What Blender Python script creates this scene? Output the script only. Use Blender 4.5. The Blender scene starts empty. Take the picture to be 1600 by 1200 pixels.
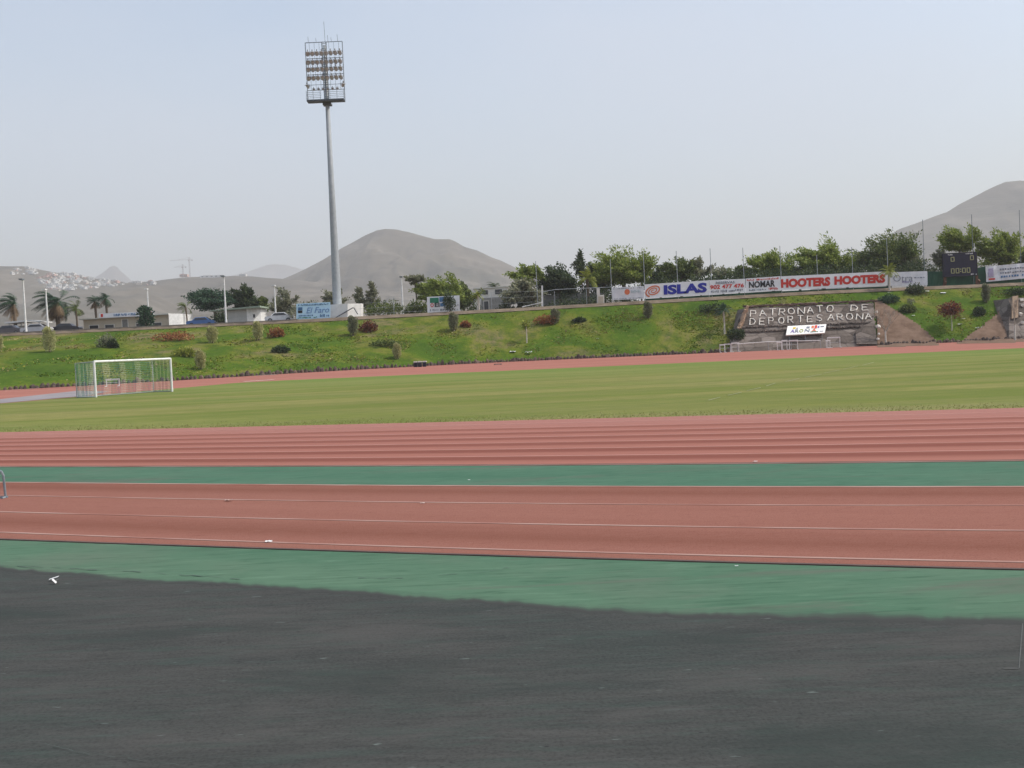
import bpy, math, random
import numpy as np
from mathutils import Matrix, Vector
rad = math.radians
C = bpy.context.scene.collection
S = bpy.context.scene

# ------------------------------------------------------------------ camera, sky, sun, exposure
CAM_H, PITCH, ROLL, FPX = 1.95, rad(2.0), rad(2.5), 1620.0
cam_d = bpy.data.cameras.new('camera'); cam = bpy.data.objects.new('camera', cam_d); C.objects.link(cam)
cam_d.sensor_width = 36; cam_d.lens = FPX / 1600 * 36; cam_d.clip_start = .1; cam_d.clip_end = 30000
RM = Matrix.Rotation(math.pi / 2 - PITCH, 4, 'X') @ Matrix.Rotation(-ROLL, 4, 'Z')
cam.matrix_world = Matrix.Translation((0, 0, CAM_H)) @ RM
S.camera = cam
SUN_EL, SUN_AZ = 52, 3            # azimuth counted from +X (screen right) towards +Y (away)
w = bpy.data.worlds.new('World'); S.world = w; w.use_nodes = True
wn = w.node_tree.nodes; bg = wn['Background']
sky = wn.new('ShaderNodeTexSky'); sky.sky_type = 'NISHITA'; sky.sun_disc = False
sky.sun_elevation = rad(SUN_EL); sky.sun_rotation = rad(90 - SUN_AZ)
sky.air_density = 1.25; sky.dust_density = 3.0; sky.ozone_density = 0.6; sky.altitude = 0
wl_n = w.node_tree.links; tc = wn.new('ShaderNodeTexCoord'); mp = wn.new('ShaderNodeMapping'); mp.inputs[3].default_value = (1, 1, 2.6); mp.inputs[1].default_value = (.35, .2, .1); cn = wn.new('ShaderNodeTexNoise'); cn.inputs['Scale'].default_value = 1.3; cn.inputs['Detail'].default_value = 5; cn.inputs['Roughness'].default_value = .5
cr = wn.new('ShaderNodeMapRange'); cr.inputs[1].default_value = .36; cr.inputs[2].default_value = .68; cr.inputs[3].default_value = .08; cr.inputs[4].default_value = .62; cm = wn.new('ShaderNodeMix'); cm.data_type = 'RGBA'; cm.inputs[7].default_value = (3.5, 3.75, 4.3, 1)     # thin high haze in uneven sheets
wl_n.new(tc.outputs['Generated'], mp.inputs[0]); wl_n.new(mp.outputs[0], cn.inputs['Vector']); wl_n.new(cn.outputs[0], cr.inputs[0]); wl_n.new(cr.outputs[0], cm.inputs[0]); wl_n.new(sky.outputs[0], cm.inputs[6]); wl_n.new(cm.outputs[2], bg.inputs[0]); bg.inputs[1].default_value = .15
sun_d = bpy.data.lights.new('sun', 'SUN'); sun_d.energy = 2.6; sun_d.angle = rad(.6); sun_d.color = (1, .95, .87)
sun = bpy.data.objects.new('sun', sun_d); C.objects.link(sun)
sv = Vector((math.cos(rad(SUN_EL)) * math.cos(rad(SUN_AZ)), math.cos(rad(SUN_EL)) * math.sin(rad(SUN_AZ)), math.sin(rad(SUN_EL))))
sun.rotation_euler = sv.to_track_quat('Z', 'Y').to_euler(); sun.location = sv * 400
S.view_settings.view_transform = 'Standard'; S.view_settings.look = 'None'; S.view_settings.gamma = 1
S.view_settings.exposure = 0.5
HAZE = 2.6e-4

# ------------------------------------------------------------------ measuring helpers (survey of the place)
R3 = np.array(RM.to_3x3())
def ray(px, py):
    return R3 @ np.array([(px - 800) / FPX, -(py - 600) / FPX, -1.0])
def P(px, py, Y):
    d = ray(px, py); t = Y / d[1]
    return Vector((d[0] * t, Y, CAM_H + d[2] * t))
def G(px, py, z=0.0):
    d = ray(px, py); t = (z - CAM_H) / d[2]
    return Vector((d[0] * t, d[1] * t, z))
def proj(p):
    q = R3.T @ (np.asarray(p, float) - np.array([0, 0, CAM_H]))
    return 800 + FPX * q[0] / -q[2], 600 - FPX * q[1] / -q[2]
def sm(a, b, x):
    t = np.clip((np.asarray(x, float) - a) / (b - a), 0, 1); return t * t * (3 - 2 * t)
def lift(X): return float(np.interp(X, [-71, -27, 0, 27, 44, 71], [0, .1, .35, .7, .9, .85]))
def base_y(X): return float(np.interp(X, [-60, -49, -33, -25, -10, 0], [96, 100, 112, 118, 126, 130]))
def gz(Y): return .2 * float(sm(105, 128, Y))
def bankz(X, Y):
    yb = base_y(X)
    if Y <= yb: return gz(Y)
    if Y <= 144: t = (Y - yb) / (144 - yb); return gz(yb) + t * (6.6 + lift(X) - gz(yb))
    if Y <= 145.5: return 6.6 + lift(X) + (Y - 144) / 1.5 * .45
    return 7.05 + lift(X)
def onbank(px, py):
    d = ray(px, py); lo, hi = 90.0, 144.9
    for _ in range(50):
        m = (lo + hi) / 2; t = m / d[1]
        if CAM_H + d[2] * t > bankz(d[0] * t, m): lo = m
        else: hi = m
    t = lo / d[1]; return Vector((d[0] * t, lo, bankz(d[0] * t, lo)))
def plat(X): return 7.05 + lift(X)
rng = random.Random(11); nrg = np.random.default_rng(5)

# ------------------------------------------------------------------ mesh building helpers
class MB:
    def __init__(s): s.v = []; s.f = []; s.mi = []
    def add(s, vs, fs, mi=0):
        o = len(s.v); s.v += [tuple(p) for p in vs]; s.f += [tuple(i + o for i in f) for f in fs]; s.mi += [mi] * len(fs); return s
    def box(s, c, d, rz=0, mi=0, rx=0):
        m = Matrix.Rotation(rz, 3, 'Z') @ Matrix.Rotation(rx, 3, 'X'); c = Vector(c)
        vs = [c + m @ Vector((x * d[0] / 2, y * d[1] / 2, z * d[2] / 2)) for x in (-1, 1) for y in (-1, 1) for z in (-1, 1)]
        return s.add(vs, [(0, 1, 3, 2), (4, 6, 7, 5), (0, 4, 5, 1), (2, 3, 7, 6), (0, 2, 6, 4), (1, 5, 7, 3)], mi)
    def tube(s, pts, r, n=6, mi=0):
        pts = [Vector(p) for p in pts]; rr = r if isinstance(r, (list, tuple)) else [r] * len(pts)
        vs = []; fs = []
        for i, p in enumerate(pts):
            t = (pts[min(i + 1, len(pts) - 1)] - pts[max(i - 1, 0)]).normalized()
            u = t.cross(Vector((0, 1, 0)) if abs(t.y) < .9 else Vector((1, 0, 0))).normalized(); q = t.cross(u)
            for k in range(n):
                a = 2 * math.pi * k / n; vs.append(p + (u * math.cos(a) + q * math.sin(a)) * rr[i])
        for i in range(len(pts) - 1):
            for k in range(n): fs.append((i * n + k, i * n + (k + 1) % n, (i + 1) * n + (k + 1) % n, (i + 1) * n + k))
        fs.append(tuple(range(n - 1, -1, -1))); fs.append(tuple((len(pts) - 1) * n + k for k in range(n)))
        return s.add(vs, fs, mi)
    def prism(s, poly, off, mi=0):
        n = len(poly); a = [Vector(p) for p in poly]; b = [p + Vector(off) for p in a]
        return s.add(a + b, [tuple(range(n)), tuple(range(2 * n - 1, n - 1, -1))] + [(i, i + n, (i + 1) % n + n, (i + 1) % n) for i in range(n)], mi)
    def slab(s, q, nx, ny, th, rip=0, mi=0):   # q: bl, br, tr, tl ; front towards -Y
        q = [Vector(p) for p in q]; vs = []; fs = []
        for side in (0, 1):
            for j in range(ny + 1):
                for i in range(nx + 1):
                    p = bil(q, i / nx, j / ny)
                    p.y += (th if side else 0) + rip * (math.sin(i * 2.1 + j * .7 + q[0].x) + .6 * math.sin(i * .9 - j * 1.7 + q[0].x * 3)) * (1 if 0 < j < ny else .3)
                    vs.append(p)
        m = (nx + 1) * (ny + 1); k = nx + 1
        for j in range(ny):
            for i in range(nx):
                a = j * k + i; fs.append((a, a + 1, a + k + 1, a + k)); fs.append((m + a, m + a + k, m + a + k + 1, m + a + 1))
        for i in range(nx):
            fs.append((i, m + i, m + i + 1, i + 1)); t = ny * k + i; fs.append((t, t + 1, m + t + 1, m + t))
        for j in range(ny):
            a = j * k; fs.append((a, a + k, m + a + k, m + a)); b = j * k + nx; fs.append((b, m + b, m + b + k, b + k))
        return s.add(vs, fs, mi)
    def build(s, name, mats, parent=None, loc=None, smooth=False):
        o = Vector(loc) if loc is not None else (Vector(parent['_o']) if parent else Vector((0, 0, 0)))
        me = bpy.data.meshes.new(name); me.from_pydata([(p[0] - o.x, p[1] - o.y, p[2] - o.z) for p in s.v], [], s.f)
        for m in (mats if isinstance(mats, (list, tuple)) else [mats]): me.materials.append(m)
        if any(s.mi): me.polygons.foreach_set('material_index', s.mi)
        if smooth: me.polygons.foreach_set('use_smooth', [True] * len(s.f))
        me.update(); return link(name, me, parent, o)
def link(name, me, parent, o):
    ob = bpy.data.objects.new(name, me); C.objects.link(ob); ob['_o'] = tuple(o)
    if parent: ob.parent = parent
    else: ob.location = o
    return ob
def bil(q, s, t): return (q[0] * (1 - s) + q[1] * s) * (1 - t) + (q[3] * (1 - s) + q[2] * s) * t
def tag(o, label=None, cat=None, group=None, kind=None):
    for k, v in (('label', label), ('category', cat), ('group', group), ('kind', kind)):
        if v: o[k] = v
    return o
def thing(name, label, cat, loc, group=None):
    o = bpy.data.objects.new(name, None); C.objects.link(o); o.location = loc; o['_o'] = tuple(loc); o.empty_display_size = .3
    return tag(o, label, cat, group)
def dup(root, loc, rz=0, sc=1, label=None):
    r = root.copy(); C.objects.link(r); r.location = loc; r.rotation_euler = (0, 0, rz); r.scale = (sc, sc, sc)
    if label: r['label'] = label
    for ch in root.children:
        c = ch.copy(); C.objects.link(c); c.parent = r
        for g in ch.children: d = g.copy(); C.objects.link(d); d.parent = c
    return r
def quads(name, V, mat, parent=None, loc=None):   # V: (n,4,3) leaf faces
    o = np.array(loc if loc is not None else (parent['_o'] if parent else (0, 0, 0)), float)
    n = len(V); me = bpy.data.meshes.new(name)
    me.vertices.add(n * 4); me.vertices.foreach_set('co', (V.reshape(-1, 3) - o).astype(np.float32).ravel())
    me.loops.add(n * 4); me.loops.foreach_set('vertex_index', np.arange(n * 4, dtype=np.int32))
    me.polygons.add(n); me.polygons.foreach_set('loop_start', np.arange(0, n * 4, 4, dtype=np.int32)); me.polygons.foreach_set('loop_total', np.full(n, 4, np.int32))
    me.materials.append(mat); me.update(calc_edges=True); me.validate()
    return link(name, me, parent, Vector(o))
def text(s, q, mat, parent, box=(0, 0, 1, 1), bold=0, name='lettering', off=.06, shear=0):
    cu = bpy.data.curves.new('t', 'FONT'); cu.body = s; cu.extrude = .02; cu.offset = bold; cu.resolution_u = 3; cu.shear = shear
    ob = bpy.data.objects.new('t', cu); C.objects.link(ob)
    bpy.context.view_layer.update()
    me = bpy.data.meshes.new_from_object(ob.evaluated_get(bpy.context.evaluated_depsgraph_get()))
    bpy.data.objects.remove(ob); n = len(me.vertices); a = np.empty(n * 3, np.float32); me.vertices.foreach_get('co', a); a = a.reshape(-1, 3)
    mn, mx = a.min(0), a.max(0); q = [Vector(p) for p in q]; o = Vector(parent['_o']); out = []
    for p in a:
        s_ = box[0] + (p[0] - mn[0]) / (mx[0] - mn[0]) * (box[2] - box[0]); t_ = box[1] + (p[1] - mn[1]) / (mx[1] - mn[1]) * (box[3] - box[1])
        out.append(bil(q, s_, t_) + Vector((0, -off - p[2] * .5, 0)) - o)
    me.vertices.foreach_set('co', np.array(out, np.float32).ravel()); me.materials.clear(); me.materials.append(mat); me.name = name; me.update()
    return link(name, me, parent, o)
def squiggle(q, mat, parent, box, n, name='small_print', off=.06, seed=1):   # rows of print too small to read
    r = random.Random(seed); m = MB(); q = [Vector(p) for p in q]; x = box[0]; W = (box[2] - box[0]) / n
    for i in range(n):
        if r.random() < .14: continue
        a = box[0] + i * W; h = box[3] - box[1]; b = a + W * r.uniform(.45, .8); y0 = box[1] + h * r.choice((0, 0, .25)); y1 = box[3] - h * r.choice((0, 0, .3))
        c = [bil(q, *p) + Vector((0, -off, 0)) for p in ((a, y0), (b, y0), (b, y1), (a, y1))]; m.prism(c, (0, .015, 0))
    return m.build(name, mat, parent)

# ------------------------------------------------------------------ materials
class NT:
    def __init__(s, name):
        s.m = bpy.data.materials.new(name); s.m.use_nodes = True; s.t = s.m.node_tree; s.b = s.t.nodes['Principled BSDF']; s.o = s.t.nodes['Material Output']
    def n(s, ty, **kw):
        nd = s.t.nodes.new('ShaderNode' + ty)
        for k, v in kw.items():
            if k.startswith('i_'):
                key = k[2:]; key = int(key) if key.isdigit() else key
                if hasattr(v, 'is_output'): s.t.links.new(v, nd.inputs[key])
                else: nd.inputs[key].default_value = v
            else: setattr(nd, k, v)
        return nd
    def l(s, a, b): s.t.links.new(a, b)
    def co(s, sc=(1, 1, 1), kind='Object', rot=(0, 0, 0)):
        c = s.n('TexCoord').outputs[kind]; return s.n('Mapping', i_0=c, i_2=rot, i_3=sc).outputs[0]
    def noise(s, vec, scale=1, det=5, rough=.6, dist=0): return s.n('TexNoise', i_Vector=vec, i_Scale=scale, i_Detail=det, i_Roughness=rough, i_Distortion=dist).outputs[0]
    def ramp(s, fac, stops, interp='LINEAR'):
        r = s.n('ValToRGB', i_0=fac); e = r.color_ramp.elements; r.color_ramp.interpolation = interp
        while len(e) < len(stops): e.new(.5)
        for k, (p, c) in enumerate(stops): e[k].position = p; e[k].color = (*c, 1) if len(c) == 3 else c
        return r.outputs[0]
    def mix(s, f, a, b, mode='MIX'):
        x = s.n('Mix', data_type='RGBA', blend_type=mode, clamp_factor=True)
        for k, v in ((0, f), (6, a), (7, b)):
            if hasattr(v, 'is_output'): s.l(v, x.inputs[k])
            else: x.inputs[k].default_value = v if not isinstance(v, tuple) else ((*v, 1) if len(v) == 3 else v)
        return x.outputs[2]
    def math(s, op, a, b=0.0, c=0.0):
        x = s.n('Math', operation=op)
        for k, v in enumerate((a, b, c)):
            if hasattr(v, 'is_output'): s.l(v, x.inputs[k])
            else: x.inputs[k].default_value = v
        return x.outputs[0]
    def done(s, col, rough=.8, bump=None, bs=.3, bd=.02, spec=.3, metal=0):
        if hasattr(col, 'is_output'): s.l(col, s.b.inputs['Base Color'])
        else: s.b.inputs['Base Color'].default_value = (*col, 1)
        if hasattr(rough, 'is_output'): s.l(rough, s.b.inputs['Roughness'])
        else: s.b.inputs['Roughness'].default_value = rough
        s.b.inputs['Specular IOR Level'].default_value = spec; s.b.inputs['Metallic'].default_value = metal
        if bump is not None: s.l(s.n('Bump', i_Height=bump, i_Strength=bs, i_Distance=bd).outputs[0], s.b.inputs['Normal'])
        return s.m
def M(name, c, c2=None, scale=3, rough=.75, bs=0, spec=.3, metal=0, sc=(1, 1, 1), det=5):
    t = NT(name); c2 = c2 or tuple(x * .75 for x in c); f = t.noise(t.co(sc), scale, det)
    col = t.ramp(f, [(.32, c2), (.62, c)]); return t.done(col, rough, f if bs else None, bs, .03, spec, metal)
def foliage(name, a, b, c, trans=.3):
    t = NT(name); r = t.n('NewGeometry').outputs['Random Per Island']
    big = t.noise(t.co(), .7, 3); f = t.math('ADD', t.math('MULTIPLY', r, .65), t.math('MULTIPLY', big, .45))
    col = t.ramp(f, [(.12, a), (.5, b), (.88, c)]); t.done(col, .6, spec=.25)
    tr = t.n('BsdfTranslucent'); t.l(col, tr.inputs[0]); mx = t.n('MixShader', i_0=trans); t.l(t.b.outputs[0], mx.inputs[1]); t.l(tr.outputs[0], mx.inputs[2]); t.l(mx.outputs[0], t.o.inputs[0])
    return t.m

WHITE = M('white_paint', (.78, .78, .76), (.62, .62, .6)); BANNER = M('white_vinyl', (.86, .87, .87), (.76, .78, .79), 1.2, .45)
BANNER2 = M('grey_vinyl', (.74, .75, .77), (.6, .62, .65), 1.5, .45)
STEEL = M('galvanised_steel', (.36, .385, .40), (.29, .32, .335), 2, .6); DSTEEL = M('dark_steel', (.10, .11, .12), (.05, .06, .07), 6, .5)
MIDSTEEL = M('grey_steel', (.22, .25, .27), (.14, .17, .19), 6, .5); LENS = M('lamp_glass', (.6, .58, .57), (.42, .41, .41), 8, .2, spec=.6)
BLUE = M('blue_print', (.02, .03, .30), (.03, .04, .36)); RED = M('red_print', (.62, .045, .03), (.52, .05, .04)); BLACK = M('black_print', (.025, .025, .03))
ORANGE = M('orange_print', (.7, .17, .07), (.62, .2, .1)); GREYP = M('grey_print', (.24, .26, .3), (.18, .2, .24)); TEAL = M('green_print', (.02, .22, .13), (.02, .18, .1))
LBLUE = M('pale_blue_sheet', (.55, .78, .93), (.5, .73, .9), 1); DBLUE = M('deep_blue_print', (.08, .2, .38), (.05, .14, .28)); PURPLE = M('violet_print', (.22, .17, .42)); YELLOW = M('yellow_print', (.75, .55, .08)); LIMEP = M('olive_print', (.4, .45, .1))
NAVY = M('navy_panel', (.016, .015, .04), (.012, .012, .025), 2, .4); DIGIT = M('lamp_digits', (.46, .45, .24), (.36, .36, .2)); RUST = M('rusty_steel', (.16, .07, .04), (.08, .05, .03), 3)
SCREEN = M('green_shade_net', (.03, .11, .06), (.015, .06, .04), .6, .8)
CONC = M('beige_render', (.56, .49, .38), (.49, .43, .33), 1.2, .9, .15); CREAM = M('cream_render', (.74, .72, .66), (.64, .61, .55), 1, .9); ROOFG = M('grey_roof', (.6, .6, .53), (.48, .49, .43), 2, .9)
BLOCKW = M('grey_blockwork', (.26, .25, .23), (.17, .17, .16), 2.5, .9, .3); DARKGLASS = M('window_glass', (.03, .035, .04), (.02, .02, .025), 2, .15, spec=.6)
TYRE = M('tyre_rubber', (.02, .02, .02)); BARK = M('bark', (.16, .12, .08), (.08, .06, .045), 6, .95, .5); PALE_BARK = M('whitewashed_trunk', (.62, .58, .52), (.4, .36, .31), 5, .9, .3)
STONE_D = M('lava_stone', (.13, .095, .08), (.04, .032, .03), 3, .95, .6); STONE_L = M('pale_stone', (.78, .75, .68), (.5, .46, .4), 6, .9, .4); LINEW = M('worn_line_paint', (.54, .37, .31), (.40, .2, .16), 2.2, .8, sc=(.15, 1, 1))
DIRT = M('bare_soil', (.22, .15, .11), (.13, .085, .06), .9, .95, .5); VERGE = M('dusty_verge', (.34, .27, .2), (.2, .155, .11), .5, .95, .4); KERBM = M('pale_kerb', (.46, .40, .33), (.34, .29, .23), .8, .9, .2)
F_BRIGHT = foliage('bright_leaves', (.072, .118, .015), (.185, .245, .038), (.34, .39, .085)); F_MID = foliage('mid_leaves', (.035, .065, .018), (.095, .135, .035), (.2, .23, .06)); F_DARK = foliage('dark_leaves', (.016, .034, .018), (.042, .068, .03), (.1, .13, .045))
F_BLUEDARK = foliage('deep_green_leaves', (.015, .04, .03), (.04, .085, .05), (.07, .13, .06)); F_GREY = foliage('grey_green_leaves', (.10, .11, .07), (.2, .21, .13), (.32, .32, .2)); F_SAGE = foliage('sage_leaves', (.22, .23, .09), (.44, .44, .2), (.6, .56, .3))
F_RUST = foliage('rusty_flowers', (.10, .05, .02), (.3, .11, .045), (.42, .2, .08)); F_MAROON = foliage('maroon_leaves', (.04, .02, .015), (.13, .04, .03), (.3, .09, .04)); F_DRY = foliage('dead_fronds', (.12, .075, .04), (.24, .16, .09), (.34, .25, .15), .15)
F_YEL = foliage('yellow_green_leaves', (.07, .11, .015), (.2, .24, .03), (.34, .34, .05)); F_TWIG = M('bare_twigs', (.34, .29, .24), (.22, .19, .15), 4)
t = NT('ground_cover_leaves'); r_ = t.n('NewGeometry').outputs['Random Per Island']; a_ = t.noise(t.co(), .10, 5, .62, .5); f_ = t.math('ADD', t.math('MULTIPLY', r_, .3), a_)
c_ = t.ramp(f_, [(.44, (.075, .15, .016)), (.55, (.13, .21, .02)), (.64, (.21, .25, .025)), (.72, (.3, .29, .04)), (.79, (.33, .27, .13))]); t.done(c_, .7, spec=.15); COVER = t.m

# ------------------------------------------------------------------ ground, track, pitch
def curve_y(ys, xs=(60, 460, 800, 1200, 1540)): return np.polyfit(xs, ys, 2)
E_ = {k: curve_y(v) for k, v in {'edge': [845, 859.5, 869, 881, 889], 'white': [836, 851, 861.5, 872.7, 880], 'l2': [803, 813.5, 820, 827, 831], 'l3': [776.5, 784.5, 788, 791, 792],
      'low': [755.5, 759.5, 761, 762.5, 762.5], 'up': [729.5, 728.5, 727, 724.6, 720.5], 'grass': [674.7, 665.8, 657.5, 648, 639.5]}.items()}
def wline(key, z, dy=0.0, step=60):
    pts = [G(x, float(np.polyval(E_[key], x)), 0) for x in range(-100, 1701, step)]
    a = (pts[0] - pts[3]).normalized(); b = (pts[-1] - pts[-4]).normalized()
    pts = [pts[0] + a * 90, pts[0] + a * 30] + pts + [pts[-1] + b * 30, pts[-1] + b * 90]
    return [Vector((p.x, p.y + dy, z)) for p in pts]
def strip(name, rows, vvals, mat, z, skirt=0):
    V = []; F = []; U = []; n = len(rows[0]); rows = [[Vector((p[0], p[1] - skirt, 0)) for p in rows[0]]] + list(rows) + [rows[-1]]; vvals = [vvals[0]] + list(vvals) + [vvals[-1]]; e_ = len(rows) - 1
    for k_, (r, v) in enumerate(zip(rows, vvals)):
        for p in r: V.append((p[0], p[1], z if 0 < k_ < e_ else (.0045 if skirt and not k_ else .003))); U.append((p[0] * .95 - p[1] * .33, v))
    for j in range(len(rows) - 1):
        for i in range(n - 1): F.append((j * n + i, j * n + i + 1, (j + 1) * n + i + 1, (j + 1) * n + i))
    me = bpy.data.meshes.new(name); me.from_pydata(V, [], F); uv = me.uv_layers.new(name='UVMap')
    li = np.empty(len(me.loops), np.int32); me.loops.foreach_get('vertex_index', li); uv.data.foreach_set('uv', np.array(U, np.float32)[li].ravel())
    me.materials.append(mat); return tag(link(name, me, None, Vector((0, 0, 0))), kind='structure')

t = NT('red_track_lanes'); uv = t.n('TexCoord').outputs['UV']; sx = t.n('SeparateXYZ', i_0=uv)
st = t.noise(t.n('Mapping', i_0=uv, i_3=(.05, 2.6, 1)).outputs[0], 1, 5); fine = t.noise(t.co((2.5, 9, 1)), 3, 4)
fr = t.math('FRACT', t.math('ADD', sx.outputs[1], t.math('MULTIPLY', t.math('SUBTRACT', st, .5), .25)))
band = t.ramp(fr, [(0, (.35, .35, .35)), (.16, (1, 1, 1)), (.36, (1, 1, 1)), (.55, (.25, .25, .25)), (.8, (0, 0, 0)), (.95, (.05, .05, .05)), (1, (.35, .35, .35))])
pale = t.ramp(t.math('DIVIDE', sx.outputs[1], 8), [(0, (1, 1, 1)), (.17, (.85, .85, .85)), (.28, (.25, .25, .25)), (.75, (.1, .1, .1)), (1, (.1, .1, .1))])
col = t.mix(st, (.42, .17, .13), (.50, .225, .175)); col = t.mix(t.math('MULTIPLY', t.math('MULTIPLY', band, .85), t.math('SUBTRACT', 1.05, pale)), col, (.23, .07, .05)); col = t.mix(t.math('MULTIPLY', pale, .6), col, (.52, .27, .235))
col = t.mix(t.math('MULTIPLY', fine, .25), col, (.3, .13, .1)); LANES = t.done(col, .85, fine, .25, .01)
t = NT('red_runway'); uv = t.n('TexCoord').outputs['UV']; sx = t.n('SeparateXYZ', i_0=uv)
st = t.noise(t.n('Mapping', i_0=uv, i_3=(.09, 2.2, 1)).outputs[0], 1, 6); fine = t.noise(t.co((1.2, 7, 1), rot=(0, 0, .33)), 4, 5); gr = t.noise(t.co(), 60, 3)
bnd = t.ramp(t.math('ADD', t.math('DIVIDE', sx.outputs[1], 3.2), t.math('MULTIPLY', t.math('SUBTRACT', st, .5), .12)), [(0, (.2, .2, .2)), (.1, (.05, .05, .05)), (.2, (.75, .75, .75)), (.27, (.5, .5, .5)), (.36, (.1, .1, .1)), (.62, (0, 0, 0)), (.78, (.1, .1, .1)), (.88, (.8, .8, .8)), (.96, (.5, .5, .5))])
col = t.mix(st, (.34, .13, .095), (.43, .19, .145)); col = t.mix(t.math('MULTIPLY', bnd, .95), col, (.22, .07, .042)); col = t.mix(t.math('MULTIPLY', t.math('MULTIPLY', fine, gr), .8), col, (.46, .26, .21)); sc_ = t.noise(t.co((1.5, 7, 1), rot=(0, 0, .33)), 2.2, 6, .7); col = t.mix(t.ramp(sc_, [(.3, (.55, .55, .55)), (.42, (0, 0, 0))]), col, (.2, .075, .055)); col = t.mix(t.ramp(sc_, [(.62, (0, 0, 0)), (.74, (.5, .5, .5))]), col, (.5, .3, .25)); col = t.mix(t.ramp(gr, [(.3, (.5, .5, .5)), (.48, (0, 0, 0))]), col, (.17, .07, .05)); RUNWAY = t.done(col, .85, gr, .3, .006)
def greenmat(name, a, b, wear, edge=False):
    t = NT(name); uv = t.n('TexCoord').outputs['UV']; v = t.n('SeparateXYZ', i_0=uv).outputs[1]
    st = t.noise(t.n('Mapping', i_0=uv, i_3=(.18, 1.6, 1)).outputs[0], 1, 6); big = t.noise(t.co(), .35, 4); gr = t.noise(t.co((1, 5, 1), rot=(0, 0, .33)), 9, 5)
    col = t.mix(t.ramp(st, [(.3, (0, 0, 0)), (.7, (1, 1, 1))]), a, b); col = t.mix(t.ramp(big, [(.5, (0, 0, 0)), (.72, (.75, .75, .75))]), col, wear)
    col = t.mix(t.math('MULTIPLY', gr, .35), col, tuple(x * .6 for x in a))
    s2 = t.noise(t.co((1.2, 9, 1), rot=(0, 0, .2)), 1.5, 6, .65, .4); s3 = t.noise(t.co((.16, .9, 1), rot=(0, 0, .3)), 1.2, 7, .7, .6)
    col = t.mix(t.ramp(s2, [(.3, (.7, .7, .7)), (.47, (0, 0, 0))]), col, tuple(x * .62 for x in a)); col = t.mix(t.ramp(s2, [(.56, (0, 0, 0)), (.72, (.55, .55, .55))]), col, tuple(x * 1.25 for x in b)); col = t.mix(t.ramp(s3, [(.54, (0, 0, 0)), (.66, (.6, .6, .6))]), col, (.17, .16, .14))
    if edge:
        e = t.ramp(t.math('ADD', v, t.math('MULTIPLY', t.math('SUBTRACT', st, .5), .35)), [(0, (1, 1, 1)), (.03, (.75, .75, .75)), (.07, (.2, .2, .2)), (.13, (0, 0, 0))]); col = t.mix(e, col, (.078, .082, .078))
    return t.done(col, .8, gr, .2, .01)
GREEN = greenmat('green_coating', (.085, .20, .13), (.13, .25, .17), (.15, .22, .16)); GREEN2 = greenmat('green_apron_coating', (.095, .205, .13), (.155, .26, .175), (.18, .225, .17), True)
t = NT('grey_rubber'); v0 = t.co((.5, 3.5, 1), rot=(0, 0, .25)); st = t.noise(v0, 1.1, 7, .65, .3); big = t.noise(t.co(), .22, 4); gr = t.noise(t.co(), 45, 4); fl = t.noise(t.co((2, 9, 1), rot=(0, 0, .2)), 1.4, 5, .55)
col = t.mix(t.ramp(st, [(.3, (0, 0, 0)), (.72, (1, 1, 1))]), (.055, .06, .056), (.098, .098, .092)); col = t.mix(t.ramp(big, [(.48, (0, 0, 0)), (.7, (.6, .6, .6))]), col, (.05, .07, .063))
col = t.mix(t.ramp(fl, [(.64, (0, 0, 0)), (.78, (.4, .4, .4))]), col, (.13, .17, .16)); col = t.mix(t.ramp(gr, [(.4, (0, 0, 0)), (.75, (.35, .35, .35))]), col, (.13, .13, .13)); col = t.mix(t.ramp(gr, [(.25, (.45, .45, .45)), (.45, (0, 0, 0))]), col, (.03, .032, .034))
s2 = t.noise(t.co((2.2, 15, 1), rot=(0, 0, .12)), 1.6, 6, .6, .4); s3 = t.noise(t.co((.9, 5, 1), rot=(0, 0, .3)), 1.3, 7, .7); col = t.mix(t.ramp(s2, [(.3, (.45, .45, .45)), (.48, (0, 0, 0))]), col, (.045, .05, .047)); col = t.mix(t.ramp(s2, [(.56, (0, 0, 0)), (.72, (.35, .35, .35))]), col, (.125, .13, .124)); col = t.mix(t.ramp(s3, [(.5, (0, 0, 0)), (.68, (.5, .5, .5))]), col, (.07, .105, .09)); s4 = t.noise(t.co((5, 22, 1), rot=(0, 0, .12)), 1.2, 3, .5); col = t.mix(t.ramp(s4, [(.70, (0, 0, 0)), (.76, (.8, .8, .8))]), col, (.2, .24, .22)); s5 = t.noise(t.co((3, 6, 1)), 6, 4, .6); col = t.mix(t.ramp(s5, [(.26, (.8, .8, .8)), (.36, (0, 0, 0))]), col, (.028, .03, .03))
b2 = t.noise(t.co((.5, 1.3, 1), rot=(0, 0, .15)), .9, 6, .65, .5); col = t.mix(t.ramp(b2, [(.34, (.55, .55, .55)), (.46, (0, 0, 0))]), col, (.05, .062, .057)); col = t.mix(t.ramp(b2, [(.54, (0, 0, 0)), (.68, (.5, .5, .5))]), col, (.115, .112, .106))
GREY = t.done(col, t.ramp(st, [(.3, (.62, .62, .62)), (.7, (.8, .8, .8))]), gr, .35, .006)
t = NT('pitch_grass'); a = t.noise(t.co((.012, .085, 1)), 1, 3, .6); b = t.noise(t.co((.05, .3, 1)), 1, 5); d = t.noise(t.co((.6, 1.6, 1)), 1.5, 6); g_ = t.noise(t.co(), 14, 4)
col = t.ramp(a, [(.34, (.15, .215, .05)), (.43, (.27, .285, .085)), (.5, (.18, .22, .05)), (.57, (.34, .31, .11)), (.66, (.2, .235, .06))])
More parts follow.
